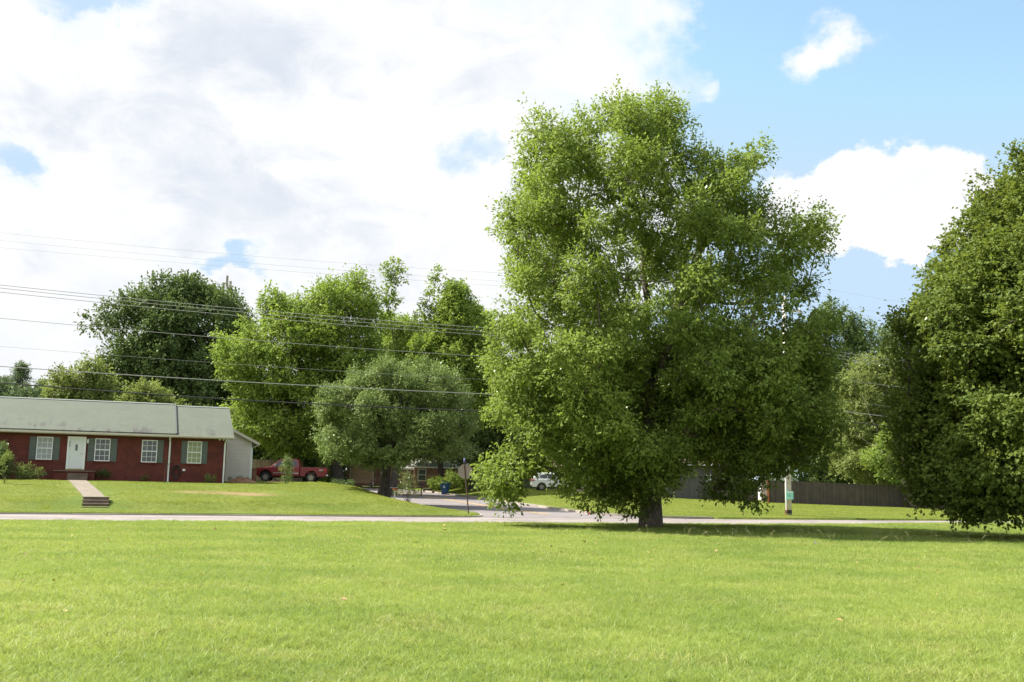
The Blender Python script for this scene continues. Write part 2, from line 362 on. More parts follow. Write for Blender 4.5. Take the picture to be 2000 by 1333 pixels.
def zterr(s, t, raw=False):
    s = np.asarray(s, float); t = np.asarray(t, float)
    zl = np.interp(s, [0, 1.8, 3.6, 8, 18, 30, 60, 200], [0.10, 0.14, 0.56, 0.86, 1.42, 1.58, 1.6, 2.0])
    zr = 0.11+0.03*np.clip(s, 0, 42)*np.clip(1-(t-20)/45, 0.25, 1.15)
    zs = zstreet(s)+0.11
    mid = (tL(np.minimum(s, 53))+tR(s))/2
    wl = sm(4.5, 0, tL(np.minimum(s, 53))-t); wr = sm(5, 0, t-tR(s))
    far = sm(62, 75, s)
    zleft = zl*(1-wl)+zs*wl
    zleft = np.where((s > 50) & (s < 70) & (t < 2), zleft+(zs-zleft)*sm(48, 54, s)*sm(74, 66, s), zleft)
    zright = zr*(1-wr)+zs*wr
    z = np.where(t < mid, zleft, zright)
    x, y = st2w(s, t)
    und = 0.035*np.sin(x*0.31+1.0)*np.cos(y*0.23)+0.02*np.sin(x*0.83)*np.sin(y*0.71+2)
    zf = und*sm(-ROADW-0.5, -ROADW-4, s)+0.16*sm(8, 24, t)*np.exp(-((s+ROADW+2.2)/2.2)**2)
    z = np.where(s < -ROADW/2, zf, z+und*0.5*sm(2, 8, s))
    if not raw:
        rd = inroad(s, t, 0.0)
        z = np.where(rd, np.where(s < 0, 0, zstreet(s))-0.06, z)
    return z
def G(x, y):
    s, t = w2st(x, y); return float(zterr(s, t))
def ground_mat():
    m = mat('turf_soil', (0.1, 0.1, 0.04), 1.0)
    T = NT(m.node_tree); p = T.n['Principled BSDF']; p.inputs['Specular IOR Level'].default_value = 0.1
    pos = T.node('ShaderNodeNewGeometry').outputs['Position']
    a = T.noise(pos, 0.22, 5, 0.6); b = T.noise(pos, 6.0, 8, 0.75)
    c = T.mix(T.ramp(a, 0.35, 0.65), (0.095, 0.135, 0.022), (0.150, 0.175, 0.035))
    c = T.mix(T.ramp(b, 0.40, 0.70), c, (0.07, 0.095, 0.02))
    c = T.mix(T.ramp(T.noise(pos, 0.5, 4, 0.6), 0.60, 0.74, 0, 0.5), c, (0.22, 0.20, 0.07))
    wx_, wy_ = st2w(9.2, -13.2)
    dv = T.node('ShaderNodeVectorMath', operation='SUBTRACT'); T.l.new(pos, dv.inputs[0]); dv.inputs[1].default_value = (wx_, wy_, 0)
    ax, ay, az_ = T.xyz(dv.outputs[0])
    q = T.math('ADD', T.math('POWER', T.math('DIVIDE', T.math('ABSOLUTE', ax), 4.2), 2.0), T.math('POWER', T.math('DIVIDE', T.math('ABSOLUTE', ay), 1.9), 2.0))
    wm = T.math('SUBTRACT', T.math('EXPONENT', T.math('MULTIPLY', q, -1.0)), T.math('MULTIPLY', T.noise(pos, 2.2, 5, 0.7), 0.9))
    c = T.mix(T.ramp(wm, -0.02, 0.4), c, (0.22, 0.16, 0.08))
    T.l.new(c, p.inputs['Base Color'])
    bp = T.node('ShaderNodeBump'); bp.inputs['Strength'].default_value = 0.8; bp.inputs['Distance'].default_value = 0.05
    T.l.new(b, bp.inputs['Height']); T.l.new(bp.outputs[0], p.inputs['Normal']); return m
M_ground = ground_mat()
ss = np.unique(np.concatenate([np.linspace(-900, -90, 8), np.arange(-90, -12, 2.0), np.arange(-12, -ROADW, 0.5), [-ROADW+0.0, -ROADW+0.02, -4, -0.02, 0.0], np.arange(0.25, 12, 0.25), np.arange(12, 70, 1.0), np.linspace(70, 140, 16), np.linspace(150, 1800, 12)]))
tt = np.unique(np.concatenate([np.linspace(-1400, -90, 10), np.arange(-90, -14, 2.0), np.arange(-14, 20, 0.25), np.arange(20, 90, 2.0), np.linspace(95, 1500, 10)]))
S2, T2 = np.meshgrid(ss, tt, indexing='ij'); X2, Y2 = st2w(S2, T2); Z2 = zterr(S2, T2)
# earth lies a little below the road everywhere under it
Vg = np.stack([X2, Y2, Z2], -1).reshape(-1, 3); na, nb = S2.shape
ia = (np.arange(na-1)[:, None]*nb+np.arange(nb-1)[None]).ravel()
Fg = np.stack([ia, ia+nb, ia+nb+1, ia+1], 1)[:, ::-1]
props(mesh_obj('ground', Vg, Fg, M_ground, smooth=True), kind='structure')

def asphalt(name, c1, c2):
    m = mat(name, c1, 0.92, scale=0.35, col2=c2)
    T = NT(m.node_tree); p = T.n['Principled BSDF']; pos = T.node('ShaderNodeNewGeometry').outputs['Position']
    c = T.mix(T.ramp(T.noise(pos, 0.35, 6, 0.65), 0.35, 0.65), c1, c2)
    c = T.mix(T.ramp(T.noise(pos, 40, 3, 0.6), 0.35, 0.75, 0, 0.35), c, tuple(k*0.6 for k in c2))
    v = T.node('ShaderNodeTexVoronoi', feature='DISTANCE_TO_EDGE'); v.inputs['Scale'].default_value = 0.22
    nn = T.node('ShaderNodeTexNoise'); T.l.new(pos, nn.inputs['Vector']); nn.inputs['Scale'].default_value = 0.8
    av = T.node('ShaderNodeVectorMath', operation='ADD'); T.l.new(pos, av.inputs[0]); T.l.new(nn.outputs['Color'], av.inputs[1]); T.l.new(av.outputs[0], v.inputs['Vector'])
    c = T.mix(T.ramp(v.outputs[0], 0.0, 0.012, 0.6, 0.0), c, (0.06, 0.055, 0.05))
    T.l.new(c, p.inputs['Base Color']); return m
M_road = asphalt('road_surface', (0.265, 0.230, 0.210), (0.185, 0.158, 0.146))
M_street = asphalt('street_surface', (0.20, 0.175, 0.170), (0.16, 0.14, 0.137))
def strip(name, st_pairs, zf, m, dz=0.0, kind='structure', parent=None):
    V = []; F = []
    for a, b in st_pairs:
        for s, t in (a, b):
            x, y = st2w(s, t); V.append((x, y, zf(s)+dz))
    for i in range(len(st_pairs)-1): F.append((2*i, 2*i+1, 2*i+3, 2*i+2))
    o = mesh_obj(name, V, F, m)
    bm = bmesh.new(); bm.from_mesh(o.data); bmesh.ops.recalc_face_normals(bm, faces=bm.faces)
    if sum(f.normal.z for f in bm.faces) < 0: bmesh.ops.reverse_faces(bm, faces=bm.faces)
    bm.to_mesh(o.data); bm.free()
    if kind: props(o, kind=kind)
    return o
zero = lambda s: 0.0
zst = lambda s: float(zstreet(s))
strip('road', [((-ROADW, t), (0, t)) for t in np.arange(-140, 200, 5)], zero, M_road)
strip('side_street', [((s, float(tL(s))), (s, float(tR(s)))) for s in list(np.arange(0, 6, 0.25))+list(np.arange(6, 53.9, 2))+[54.0]], zst, M_street, 0.004)
strip('side_street', [((54, t), (66, t)) for t in (-45, -30, -15, 0, 10.3)], lambda s: zst(min(s, 66)), M_street, 0.006)
# centre line of the side street
cl = lambda s: float(tL(min(s, 53))+tR(min(s, 53)))/2+0.6
for k, off in enumerate((-0.14, 0.10)):
    props(strip('centre_line', [((s, cl(s)+off), (s, cl(s)+off+0.11)) for s in np.arange(4, 53, 3)], zst, M_paint, 0.012), kind='structure')
def kerb(name, pts, w=0.16, h=0.13):
    """pts: list of (s,t,side) along the kerb; swept box"""
    V = []; F = []
    for i, (s, t) in enumerate(pts):
        a = pts[max(i-1, 0)]; b = pts[min(i+1, len(pts)-1)]
        ds, dt = b[0]-a[0], b[1]-a[1]; L = math.hypot(ds, dt); ns, nt = -dt/L, ds/L
        z = zst(max(s, 0))
        for (o, zz) in ((0, -0.1), (0, h-0.03), (0.03, h), (w, h), (w, -0.1)):
            x, y = st2w(s+ns*o, t+nt*o); V.append((x, y, z+zz))
    for i in range(len(pts)-1):
        for k in range(4): F.append((5*i+k, 5*i+k+1, 5*i+5+k+1, 5*i+5+k))
    F.append((0, 1, 2, 3, 4)); n = 5*(len(pts)-1); F.append((n+4, n+3, n+2, n+1, n))
    o = mesh_obj(name, V, F, M_kerb)
    bm = bmesh.new(); bm.from_mesh(o.data); bmesh.ops.recalc_face_normals(bm, faces=bm.faces); bm.to_mesh(o.data); bm.free()
    return props(o, kind='structure')
sg = list(np.arange(0.02, 6, 0.3))+list(np.arange(6.5, 53, 2))
kerb('kerb', [(float(s), float(tR(s))) for s in sg], w=-0.16)
kerb('kerb', [(0.0, t) for t in np.arange(-140, -7.0, 3)]+[(float(s), float(tL(s))) for s in sg], w=0.14, h=0.06)

# ------------------------------------------------------------------ vegetation
def unit(v): return v/np.maximum(np.linalg.norm(v, axis=-1, keepdims=True), 1e-9)
def leaves(P, D, size, r, width=0.55, droop=0.35, upn=0.75, O=None):
    """P: leaf base points, D: leaf directions -> arrays of folded leaf quads"""
    n = len(P)
    D = unit(D+r.normal(0, 0.45, (n, 3))-np.array([0, 0, droop]))
    N = unit(r.normal(0, 0.42, (n, 3))+np.array([0, 0, upn])+(0 if O is None else 0.75*unit(O)))
    Sd = unit(np.cross(D, N)); N = np.cross(Sd, D)
    L = size*(0.65+0.7*r.random((n, 1)))
    W = L*width*0.5
    tip = P+D*L; mid = P+D*L*0.45
    a = mid+Sd*W+N*W*0.35; b = mid-Sd*W+N*W*0.35
    V = np.stack([P, a, tip, b], 1).reshape(-1, 3)
    i = np.arange(n)*4
    return V, np.stack([i, i+1, i+2, i+3], 1)
def clump_leaves(cs, rad, nspr, nleaf, size, r, flat=0.75, shell=0.6, width=0.55, droop=0.35, core=None):
    """leaf sprigs spread through ellipsoid clumps"""
    k = len(cs)
    cs = np.repeat(cs, nspr, 0); rr = np.repeat(rad, nspr)[:, None]
    d = unit(r.normal(0, 1, (len(cs), 3)))
    rho = shell+(1-shell)*r.random((len(cs), 1)) ; rho = np.where(r.random((len(cs), 1)) < 0.3, r.random((len(cs), 1)), rho)
    P = cs+d*rr*rho*np.array([1, 1, flat])*(0.8+0.4*r.random((len(cs), 1)))
    D = unit(d+r.normal(0, 0.5, d.shape))
    P = np.repeat(P, nleaf, 0); D = np.repeat(D, nleaf, 0)
    off = np.tile(np.arange(nleaf), len(cs))[:, None]*size*0.45
    P = P+D*off+r.normal(0, size*0.28, P.shape)
    return leaves(P, D, size, r, width, droop, O=np.repeat(d, nleaf, 0)+(0 if core is None else 0.8*unit(P-core)))
def inpoly(px, py, poly):
    poly = np.asarray(poly, float); c = np.zeros(len(px), bool); n = len(poly)
    for i in range(n):
        x1, y1 = poly[i]; x2, y2 = poly[i-1]
        c ^= ((y1 > py) != (y2 > py)) & (px < (x2-x1)*(py-y1)/(y2-y1+1e-12)+x1)
    return c
def polydist(px, py, poly):
    poly = np.asarray(poly, float); d = np.full(len(px), 1e9)
    for i in range(len(poly)):
        a = poly[i-1]; b = poly[i]; ab = b-a; L = (ab**2).sum()+1e-9
        u = np.clip(((px-a[0])*ab[0]+(py-a[1])*ab[1])/L, 0, 1)
        d = np.minimum(d, np.hypot(px-a[0]-u*ab[0], py-a[1]-u*ab[1]))
    return d
ZS = np.array([1, 1, 1.5])     # boughs are flatter than they are wide
def sample_crown(poly, n, thick, r, holes=(), mind=0.0, cr=1.0, lobe=0.0, lsp=1.6):
    """poly in metres (x, z) -> n clump centres filling a rounded volume"""
    poly = np.asarray(poly, float); lo = poly.min(0); hi = poly.max(0); out = []
    macro = None
    pts = np.zeros((0, 3)); tries = 0
    while len(pts) < n and tries < 60:
        tries += 1
        q = lo+(hi-lo)*r.random((n*6, 2)); m = inpoly(q[:, 0], q[:, 1], poly); q = q[m]
        d = polydist(q[:, 0], q[:, 1], poly); q = q[d > cr*0.72]; d = d[d > cr*0.72]
        for hx, hz, rx, rz in holes:
            k = ((q[:, 0]-hx)/(rx+cr*0.4))**2+((q[:, 1]-hz)/(rz+cr*0.3))**2 > 1; q = q[k]; d = d[k]
        u = 1-np.minimum(d/thick, 1); half = thick*np.sqrt(np.maximum(1-u*u, 0))
        hz = np.clip((q[:, 1]-(lo[1]*0.55+hi[1]*0.45))/((hi[1]-lo[1])*0.55), 0, 1); half = half*np.sqrt(1-0.85*hz*hz)
        sgn = np.where(r.random(len(q)) < 0.5, -1, 1)
        y = sgn*half*r.random(len(q))**0.75
        c = np.stack([q[:, 0], y, q[:, 1]], 1)
        if lobe > 0:
            if macro is None:
                macro = np.zeros((0, 3))
                for p in c:
                    if len(macro) == 0 or (((macro-p)*ZS)**2).sum(1).min() > (lsp*lobe)**2: macro = np.vstack([macro, p])
                mr = lobe*(0.78+0.42*r.random(len(macro)))
            dm = np.sqrt((((c[:, None]-macro[None])*ZS)**2).sum(2))/mr[None]
            c = c[dm.min(1) < 0.9]
        for p in c:
            if len(pts) >= n: break
            if len(pts) == 0 or ((pts-p)**2).sum(1).min() > (mind*(0.97**tries))**2: pts = np.vstack([pts, p])
    return pts
def skeleton(base, leader, clumps, r, trunk_r, power=0.5, twig=0.012, sag=0.12):
    """leader: points of the main stems [(list of points)], clumps attached one by one to the nearest lower branch"""
    N = []; par = []
    def add(p, q): N.append(np.asarray(p, float)); par.append(q); return len(N)-1
    first = True
    for st in leader:
        prev = -1 if first else int(np.argmin([np.linalg.norm(np.asarray(st[0])-m) for m in N]))
        seq = st if first else st[1:]
        for i, p in enumerate(seq):
            a = N[prev] if prev >= 0 else None
            if a is not None:
                L = np.linalg.norm(np.asarray(p)-a); k = max(1, int(L/1.2))
                for j in range(1, k+1):
                    w = j/k; q = a*(1-w)+np.asarray(p)*w+(r.normal(0, 0.04*L/k, 3) if j < k else 0); prev = add(q, prev)
            else: prev = add(p, -1)
        first = False
    nlead = len(N)
    bz = N[0][2]; minz = bz+0.08*(clumps[:, 2].max()-bz)
    order = np.argsort(np.linalg.norm((clumps-N[nlead//2])*np.array([1, 1, 0.6]), axis=1))
    ends = []
    for ci in order:
        c = clumps[ci]; A = np.array(N); d = c-A
        L = np.linalg.norm(d, axis=1)
        cost = L+0.9*np.maximum(A[:, 2]-c[2]+0.35*np.hypot(d[:, 0], d[:, 1]), 0)+(A[:, 2] < minz)*50
        j = int(np.argmin(cost)); a = N[j]; k = max(1, int(L[j]/0.9)); prev = j
        for q in range(1, k+1):
            w = q/k; p = a*(1-w)+c*w
            if q < k: p = p+np.array([0, 0, sag*L[j]*math.sin(math.pi*w)*-0.6])+r.normal(0, 0.06*L[j]/k, 3)
            prev = add(p, prev)
        ends.append(prev)
    n = len(N); w = np.zeros(n); w[ends] += 1
    for i in range(n-1, -1, -1):
        w[i] = max(w[i], 1)
        if par[i] >= 0: w[par[i]] += w[i]*(1 if True else 0)
    cnt = np.zeros(n); cnt[ends] = 1
    for i in range(n-1, 0, -1):
        if par[i] >= 0: cnt[par[i]] += cnt[i]
    cnt = np.maximum(cnt, 0.5)
    rad = np.maximum(trunk_r*(cnt/cnt[0])**power, twig)
    return np.array(N), np.array(par), rad
def tubes_from(N, par, rad, flare=1.5, sides=7, flare_h=0.5):
    idx = np.where(par >= 0)[0]; A = N[par[idx]]; B = N[idx]; ra = np.minimum(rad[par[idx]], rad[idx]*1.35)
    rb = rad[idx]; z0 = N[0][2]
    fl = lambda P: 1+(flare-1)*np.exp(-np.maximum(P[:, 2]-z0, 0)/flare_h)
    ra = ra*fl(A); rb = rb*fl(B)
    D = unit(B-A); U = np.where(np.abs(D[:, 2:3]) > 0.9, np.array([[1., 0, 0]]), np.array([[0, 0, 1.]]))
    X = unit(np.cross(D, U)); Yv = np.cross(D, X)
    th = np.arange(sides)*2*math.pi/sides
    ring = X[:, None]*np.cos(th)[None, :, None]+Yv[:, None]*np.sin(th)[None, :, None]
    Va = A[:, None]-D[:, None]*ra[:, None, None]*0.25+ring*ra[:, None, None]; Vb = B[:, None]+ring*rb[:, None, None]
    V = np.concatenate([Va, Vb], 1).reshape(-1, 3)
    b = (np.arange(len(idx))*2*sides)[:, None]; k = np.arange(sides)[None]; k2 = (np.arange(sides)+1)[None] % sides
    F = np.stack([b+k, b+k2, b+k2+sides, b+k+sides], -1).reshape(-1, 4)
    return V, F
def px_poly(poly, Y, x0):
    out = []
    for a in poly:
        p = at(a[0], a[1], Y); out.append((p[0]-x0, p[2]))
    return out
def tree(name, label, cat, base, polys, Y, lm, bm, n=200, cr=1.0, thick=3.0, nspr=24, nleaf=5, size=0.14, trunk_r=0.3, fork=0.3,
         leaders=1, group=None, seed=1, holes=(), flat=0.75, width=0.55, droop=0.35, extra=(), power=0.5, fk=0.55, shell=0.6, mind=None, extra_stems=(), crown='crown', dens=1.6, sides=7, lobe=1.5, lsp=1.6, xclumps=(), shoots=6, clip=True, clipj=1.3, fholes=(), pk=0.34):
    r = np.random.default_rng(seed)
    if nspr < 60: nspr = int(nspr*dens); size *= 1.15; width = max(width, 0.7); mind = (mind or cr*0.8); cr *= 0.95
    bx, by = base; bz = G(bx, by)-0.05
    o = empty(name, label, cat, (bx, by, bz), 0, group)
    cl = []; hs = []; cpolys = []; pY = Y-pk*thick; bq = bx*pY/by      # the crown's near half makes its outline
    for (hx, hy, rx, ry) in holes:
        p = at(hx, hy, pY); k = pY/2000; hs.append((p[0]-bq, p[2]-bz, rx*k, ry*k))
    tot = sum(abs(area(p)) for p in polys)
    for p in polys:
        q = [(x, z-bz) for x, z in px_poly(p, pY, bq)]; cpolys.append(q)
        m = max(3, int(n*abs(area(p))/tot))
        cl.append(sample_crown(q, m, thick, r, hs, (mind if mind is not None else cr*0.75), cr, lobe, lsp))
    cl = np.vstack(cl)
    for (hx, hy, rx, ry) in fholes:      # openings in the near side that show the limbs
        p = at(hx, hy, Y); k = Y/2000
        cl = cl[~((cl[:, 1] < thick*0.05) & (((cl[:, 0]-p[0]+bx)/(rx*k+cr*0.5))**2+((cl[:, 2]-p[2]+bz)/(ry*k+cr*0.3))**2 < 1))]
    cl[:, 1] += (Y-by)
    if len(xclumps): cl = np.vstack([cl, np.array([[*(at(a, b, yy)-np.array([bx, by, bz]))] for a, b, yy in xclumps])])
    top = cl[:, 2].max(); cx = cl[:, 0].mean()
    f = fork*top
    st = [[(0, 0, 0), (cx*0.12, 0, f*0.5), (cx*0.2, 0, f)]]
    for k in range(leaders):
        a = 2*math.pi*(k+0.3)/max(leaders, 1); w = 0 if leaders == 1 else 0.18
        hk = top*(0.9 if k == 0 else 0.62+0.2*r.random())
        e = (cx*0.6+math.cos(a)*top*w, math.sin(a)*top*w*0.7, hk)
        st.append([(cx*0.2, 0, f), (cx*0.35+math.cos(a)*top*w*0.35, math.sin(a)*top*w*0.3, f+(hk-f)*0.4), e])
    for es in extra_stems: st.append(es)
    N, par, rad = skeleton((0, 0, 0), st, cl, r, trunk_r, power)
    V, F = tubes_from(N, par, rad, sides=sides, flare=1.5, flare_h=0.32)
    mesh_obj('trunk', V, F, bm, o, smooth=True)
    rr = cr*(0.7+0.6*r.random(len(cl)))
    core = np.array([cl[:, 0].mean(), cl[:, 1].mean(), top*0.42])
    V, F = clump_leaves(cl, rr, nspr, nleaf, size, r, flat, shell, width, droop, core)
    if shoots:
        # leafy shoots reaching out of every clump, upwards in the upper crown
        ns = shoots; nl = 9
        c0 = np.repeat(cl, ns, 0); out = unit(c0-core); D = unit(out+r.normal(0, 0.45, c0.shape)+np.array([0, 0, 0.55]))
        D[:, 2] -= 0.55*np.clip(0.5-c0[:, 2]/top, 0, 1)
        R0 = np.repeat(rr, ns)[:, None]; Ls = R0*(0.6+0.7*r.random((len(c0), 1)))
        P = np.repeat(c0+D*R0*0.55, nl, 0)+np.repeat(D*Ls, nl, 0)*np.tile(np.linspace(0, 1, nl), len(c0))[:, None]+r.normal(0, size*0.35, (len(c0)*nl, 3))
        V2, F2 = leaves(P, np.repeat(D, nl, 0)+r.normal(0, 0.6, (len(P), 3)), size, r, width, droop*0.6, O=np.repeat(out, nl, 0))
        F = np.concatenate([F, F2+len(V)]); V = np.concatenate([V, V2])
    if clip:   # keep the crown's traced outline: leaves beyond it are pruned, with ragged edges
        q = V.reshape(-1, 4, 3)[:, 0]; nn_ = len(q)
        jx = 0.30*clipj*np.sin(q[:, 2]*5.1+q[:, 1]*3)+r.normal(0, 0.13*clipj, nn_); jz = 0.30*clipj*np.sin(q[:, 0]*4.3+q[:, 1]*2)+r.normal(0, 0.13*clipj, nn_)
        keep = np.zeros(nn_, bool)
        for p in cpolys: keep |= inpoly(q[:, 0]+jx, q[:, 2]+jz, p)
        for a in cl[len(cl)-len(xclumps):] if len(xclumps) else []: keep |= ((q-a)**2).sum(1) < (cr*1.5)**2
        V = V.reshape(-1, 4, 3)[keep].reshape(-1, 3); i4 = np.arange(keep.sum())*4; F = np.stack([i4, i4+1, i4+2, i4+3], 1)
    c = mesh_obj(crown, V, F, lm, o)
    return o
def area(p):
    p = np.asarray(p, float); x, y = p[:, 0], p[:, 1]; return 0.5*float((x*np.roll(y, -1)-y*np.roll(x, -1)).sum())
def gpt(px, py, Y0=60):
    """where the line of sight through a photograph pixel meets the ground"""
    d = direc(px, py); lo, hi = 5.0, 5.0
    k = 5.0
    while k < 400:
        x, y, z = d*k; z += CAMH
        if z < G(x, y): break
        k += 0.25
    return np.array([x, y, G(x, y)])

# --- the big maple on the field, trunk at (6.0, 44.4)
mx, my = at(1271, 1027, 44.0)[:2]
P_main = [(1262,140),(1285,140),(1300,160),(1330,155),(1345,185),(1362,205),(1352,235),(1340,262),(1350,285),(1380,275),(1400,290),(1440,280),(1480,258),(1500,285),(1518,310),(1540,335),(1550,350),(1545,372),(1530,385),(1500,380),(1490,400),(1520,430),(1520,400),(1560,375),(1590,385),(1606,405),(1600,430),(1628,440),(1622,470),(1605,480),(1622,490),(1608,510),(1575,520),(1605,535),(1600,560),(1580,580),(1600,600),(1618,640),(1612,690),(1630,730),(1620,780),(1632,830),(1615,870),(1605,905),(1585,925),(1575,948),(1540,935),(1530,968),(1470,978),(1440,955),(1400,968),(1380,940),(1330,930),(1300,945),(1292,965),(1240,985),(1215,960),(1200,985),(1165,990),(1130,965),(1120,955),(1100,945),(1075,922),(1040,912),(1010,940),(1015,975),(990,1002),(970,975),(940,960),(925,935),(930,895),(965,890),(1000,880),(985,850),(950,830),(932,805),(930,780),(960,770),(950,735),(935,700),(922,665),(935,640),(960,620),(950,585),(970,560),(960,520),(985,500),(965,460),(955,430),(965,405),(943,380),(970,360),(1000,370),(1000,330),(985,300),(1000,280),(985,255),(1005,225),(1003,190),(1020,190),(1040,210),(1055,190),(1085,215),(1100,205),(1110,225),(1120,195),(1150,180),(1160,150),(1190,160),(1225,142),(1240,160)]
P_main = [(x-16 if x < 1150 else x, y) for x, y in P_main]
P_low = [(1000,690),(1100,640),(1200,660),(1300,620),(1450,640),(1570,640),(1612,690),(1620,780),(1625,830),(1600,900),(1500,945),(1400,940),(1300,925),(1200,950),(1120,930),(1060,890),(1000,850),(945,800),(960,740)]
tree('maple_tree', 'huge broad maple tree standing alone on the mown field before the road junction', 'tree', (mx, my), [P_main, P_low], 42.6, L_maple, M_bark1,
     n=860, cr=0.62, thick=6.4, pk=0.26, clipj=2.0, power=0.46, fholes=[(1268,760,10,120),(1240,555,14,45),(1270,600,6,40),(1155,400,14,35)], nspr=70, nleaf=6, size=0.138, width=0.62, lobe=1.4, lsp=1.64, trunk_r=0.37, fork=0.26, leaders=5, seed=11,
     holes=[(1110,508,48,16),(1145,380,18,26),(1210,470,14,14),(1330,500,12,10),(1420,560,14,12),(1160,290,10,12),(1180,425,10,8),(1520,418,14,20),(1055,946,48,22),(1541,945,14,46),(1538,838,9,24),(979,949,9,8),(1235,545,6,20),(1265,560,7,22),(1095,370,10,12)], flat=0.7, droop=0.45, mind=0.78, sides=10, xclumps=[(962,910,42.3),(980,900,42.5),(1002,908,42.3),(958,932,42.3),(978,926,42.2),(1000,932,42.4),(1020,912,42.5),(992,955,42.3),(988,975,42.3),(1035,898,42.5),(1168,975,42.6),(1132,952,42.4),(1108,934,42.5),(1200,962,42.6),(1182,948,42.3),(1430,958,42.4),(1470,965,42.4),(1395,955,42.5),(1235,900,43.2),(1245,930,43.3),(1232,955,43.4),(1250,960,43.3),(1240,985,43.5),(1258,915,43.2),(1228,925,43.6),(1290,905,43.4),(1296,940,43.9),(1275,885,43.0),(1245,880,43.0)])
# --- the dense maple at the right edge
P_right = [(2060,235),(2030,250),(2000,245),(1985,270),(1955,275),(1925,268),(1922,300),(1928,335),(1910,350),(1900,375),(1880,385),(1870,420),(1850,440),(1840,480),(1812,490),(1805,515),(1780,530),(1775,560),(1742,570),(1748,605),(1762,640),(1755,700),(1762,730),(1745,770),(1765,810),(1750,850),(1775,880),(1770,930),(1795,950),(1800,990),(1815,1020),(1850,1012),(1880,1032),(1915,1028),(1950,1030),(1975,1010),(2010,990),(2080,1005),(2160,1015),(2240,1010),(2320,940),(2350,850),(2360,720),(2320,600),(2270,480),(2210,380),(2150,290),(2100,250)]
rx_, ry_ = at(2052, 1052, 38.0)[:2]
tree('maple_tree', 'dense dark green maple tree at the right edge with boughs hanging low', 'tree', (rx_, ry_), [P_right], 38.0, L_dense, M_bark2,
     n=820, cr=0.64, thick=5.4, nspr=62, nleaf=6, size=0.14, lobe=1.3, lsp=1.5, trunk_r=0.36, fork=0.2, leaders=3, seed=5, flat=0.7, droop=0.25, mind=0.72, width=0.8)

# --- trees beyond the road
def T(name, label, base_px, Yb, poly, lm, bm, **k):
    x, y = at(base_px, 950, Yb)[:2]
    return tree(name, label, 'tree', (x, y), poly if isinstance(poly[0], list) else [poly], k.pop('Y', Yb), lm, bm, **k)
T('pear_tree', 'round grey green tree with two dark trunks beside the side street', 750, 66.0,
  [(735,700),(750,672),(775,700),(800,690),(850,690),(870,715),(895,715),(905,745),(930,765),(922,800),(945,830),(925,860),(940,895),(900,890),(880,915),(850,895),(815,915),(780,925),(745,912),(720,925),(690,905),(640,905),(625,880),(600,865),(622,825),(600,800),(625,780),(622,750),(660,735),(680,705),(715,712)],
  L_pear, M_bark2, n=300, cr=0.6, lobe=1.1, lsp=1.8, thick=3.6, nspr=44, nleaf=6, clipj=1.8, size=0.105, trunk_r=0.34, fork=0.16, leaders=4, seed=3, width=0.62, droop=0.1,
  extra_stems=[[(0.35, -0.5, 0.15), (0.25, -0.4, 1.2), (-0.4, -0.2, 2.6), (-1.6, 0, 4.2)]])
T('maple_tree', 'tall yellow green maple with a broad dark trunk right of the red pickup', 661, 90.0,
  [(415,690),(432,650),(470,640),(490,610),(520,560),(560,563),(580,580),(625,545),(655,535),(690,503),(718,512),(735,560),(748,600),(738,640),(760,690),(790,740),(760,800),(700,880),(640,915),(600,890),(560,900),(500,895),(470,870),(450,800),(440,750)],
  L_yell, M_bark2, n=460, cr=1.05, thick=4.8, nspr=30, nleaf=5, size=0.19, trunk_r=0.55, fork=0.3, leaders=4, seed=21, flat=0.7,
  holes=[(545,655,10,14),(610,730,9,8),(560,680,8,10),(690,655,8,7),(690,700,10,6)], mind=1.1)
T('maple_tree', 'thinning yellow green maple with sparse tufts and bare twigs at its top', 765, 88.0,
  [[(845,640),(858,580),(875,545),(918,542),(925,572),(950,600),(948,650),(975,690),(975,760),(950,830),(880,860),(800,800),(740,780),(730,700),(760,680),(790,700),(800,660),(830,640)]],
  L_yell, M_bark2, n=460, cr=0.62, thick=4.0, nspr=24, xclumps=[(757,530,88),(772,521,88),(783,540,88.4),(765,552,88),(755,575,88),(758,600,88.3),(770,585,88),(752,630,88),(855,535,88),(848,560,88),(838,585,88.4),(828,605,88),(842,610,87.6),(816,630,88),(806,655,88),(835,640,88),(795,675,88),(780,690,88)], nleaf=5, size=0.18, trunk_r=0.32, fork=0.3, leaders=3, seed=29, mind=0.9,
  extra_stems=[[(0.6, 0, 8.5), (0.2, 0, 11.5), (-0.3, 0, 15.8)], [(0.9, 0, 8.5), (2.0, .3, 11.5), (3.2, .2, 15.5)]])
T('oak_tree', 'big dark green tree rising behind the brick ranch house roof', 335, 112.0,
  [(300,537),(345,527),(395,530),(425,552),(465,558),(492,600),(502,640),(495,700),(505,760),(500,860),(430,880),(200,860),(185,770),(200,705),(215,680),(195,662),(168,655),(163,632),(172,612),(205,612),(205,590),(228,590),(222,565),(250,550),(275,560)],
  L_darkg, M_bark2, n=420, cr=1.2, thick=6.5, nspr=30, nleaf=5, size=0.27, trunk_r=0.6, fork=0.3, leaders=4, seed=31,
  holes=[(268,645,12,10),(225,670,20,8),(400,600,8,8)], mind=1.25)
T('tree', 'low yellowish tree behind the left part of the brick house roof', 150, 100.0,
  [(112,720),(125,705),(150,710),(165,695),(190,690),(215,720),(240,780),(250,850),(80,850),(85,790),(100,740)],
  L_olive, M_bark2, n=90, cr=1.0, thick=3, nspr=30, nleaf=5, size=0.22, trunk_r=0.2, seed=37)
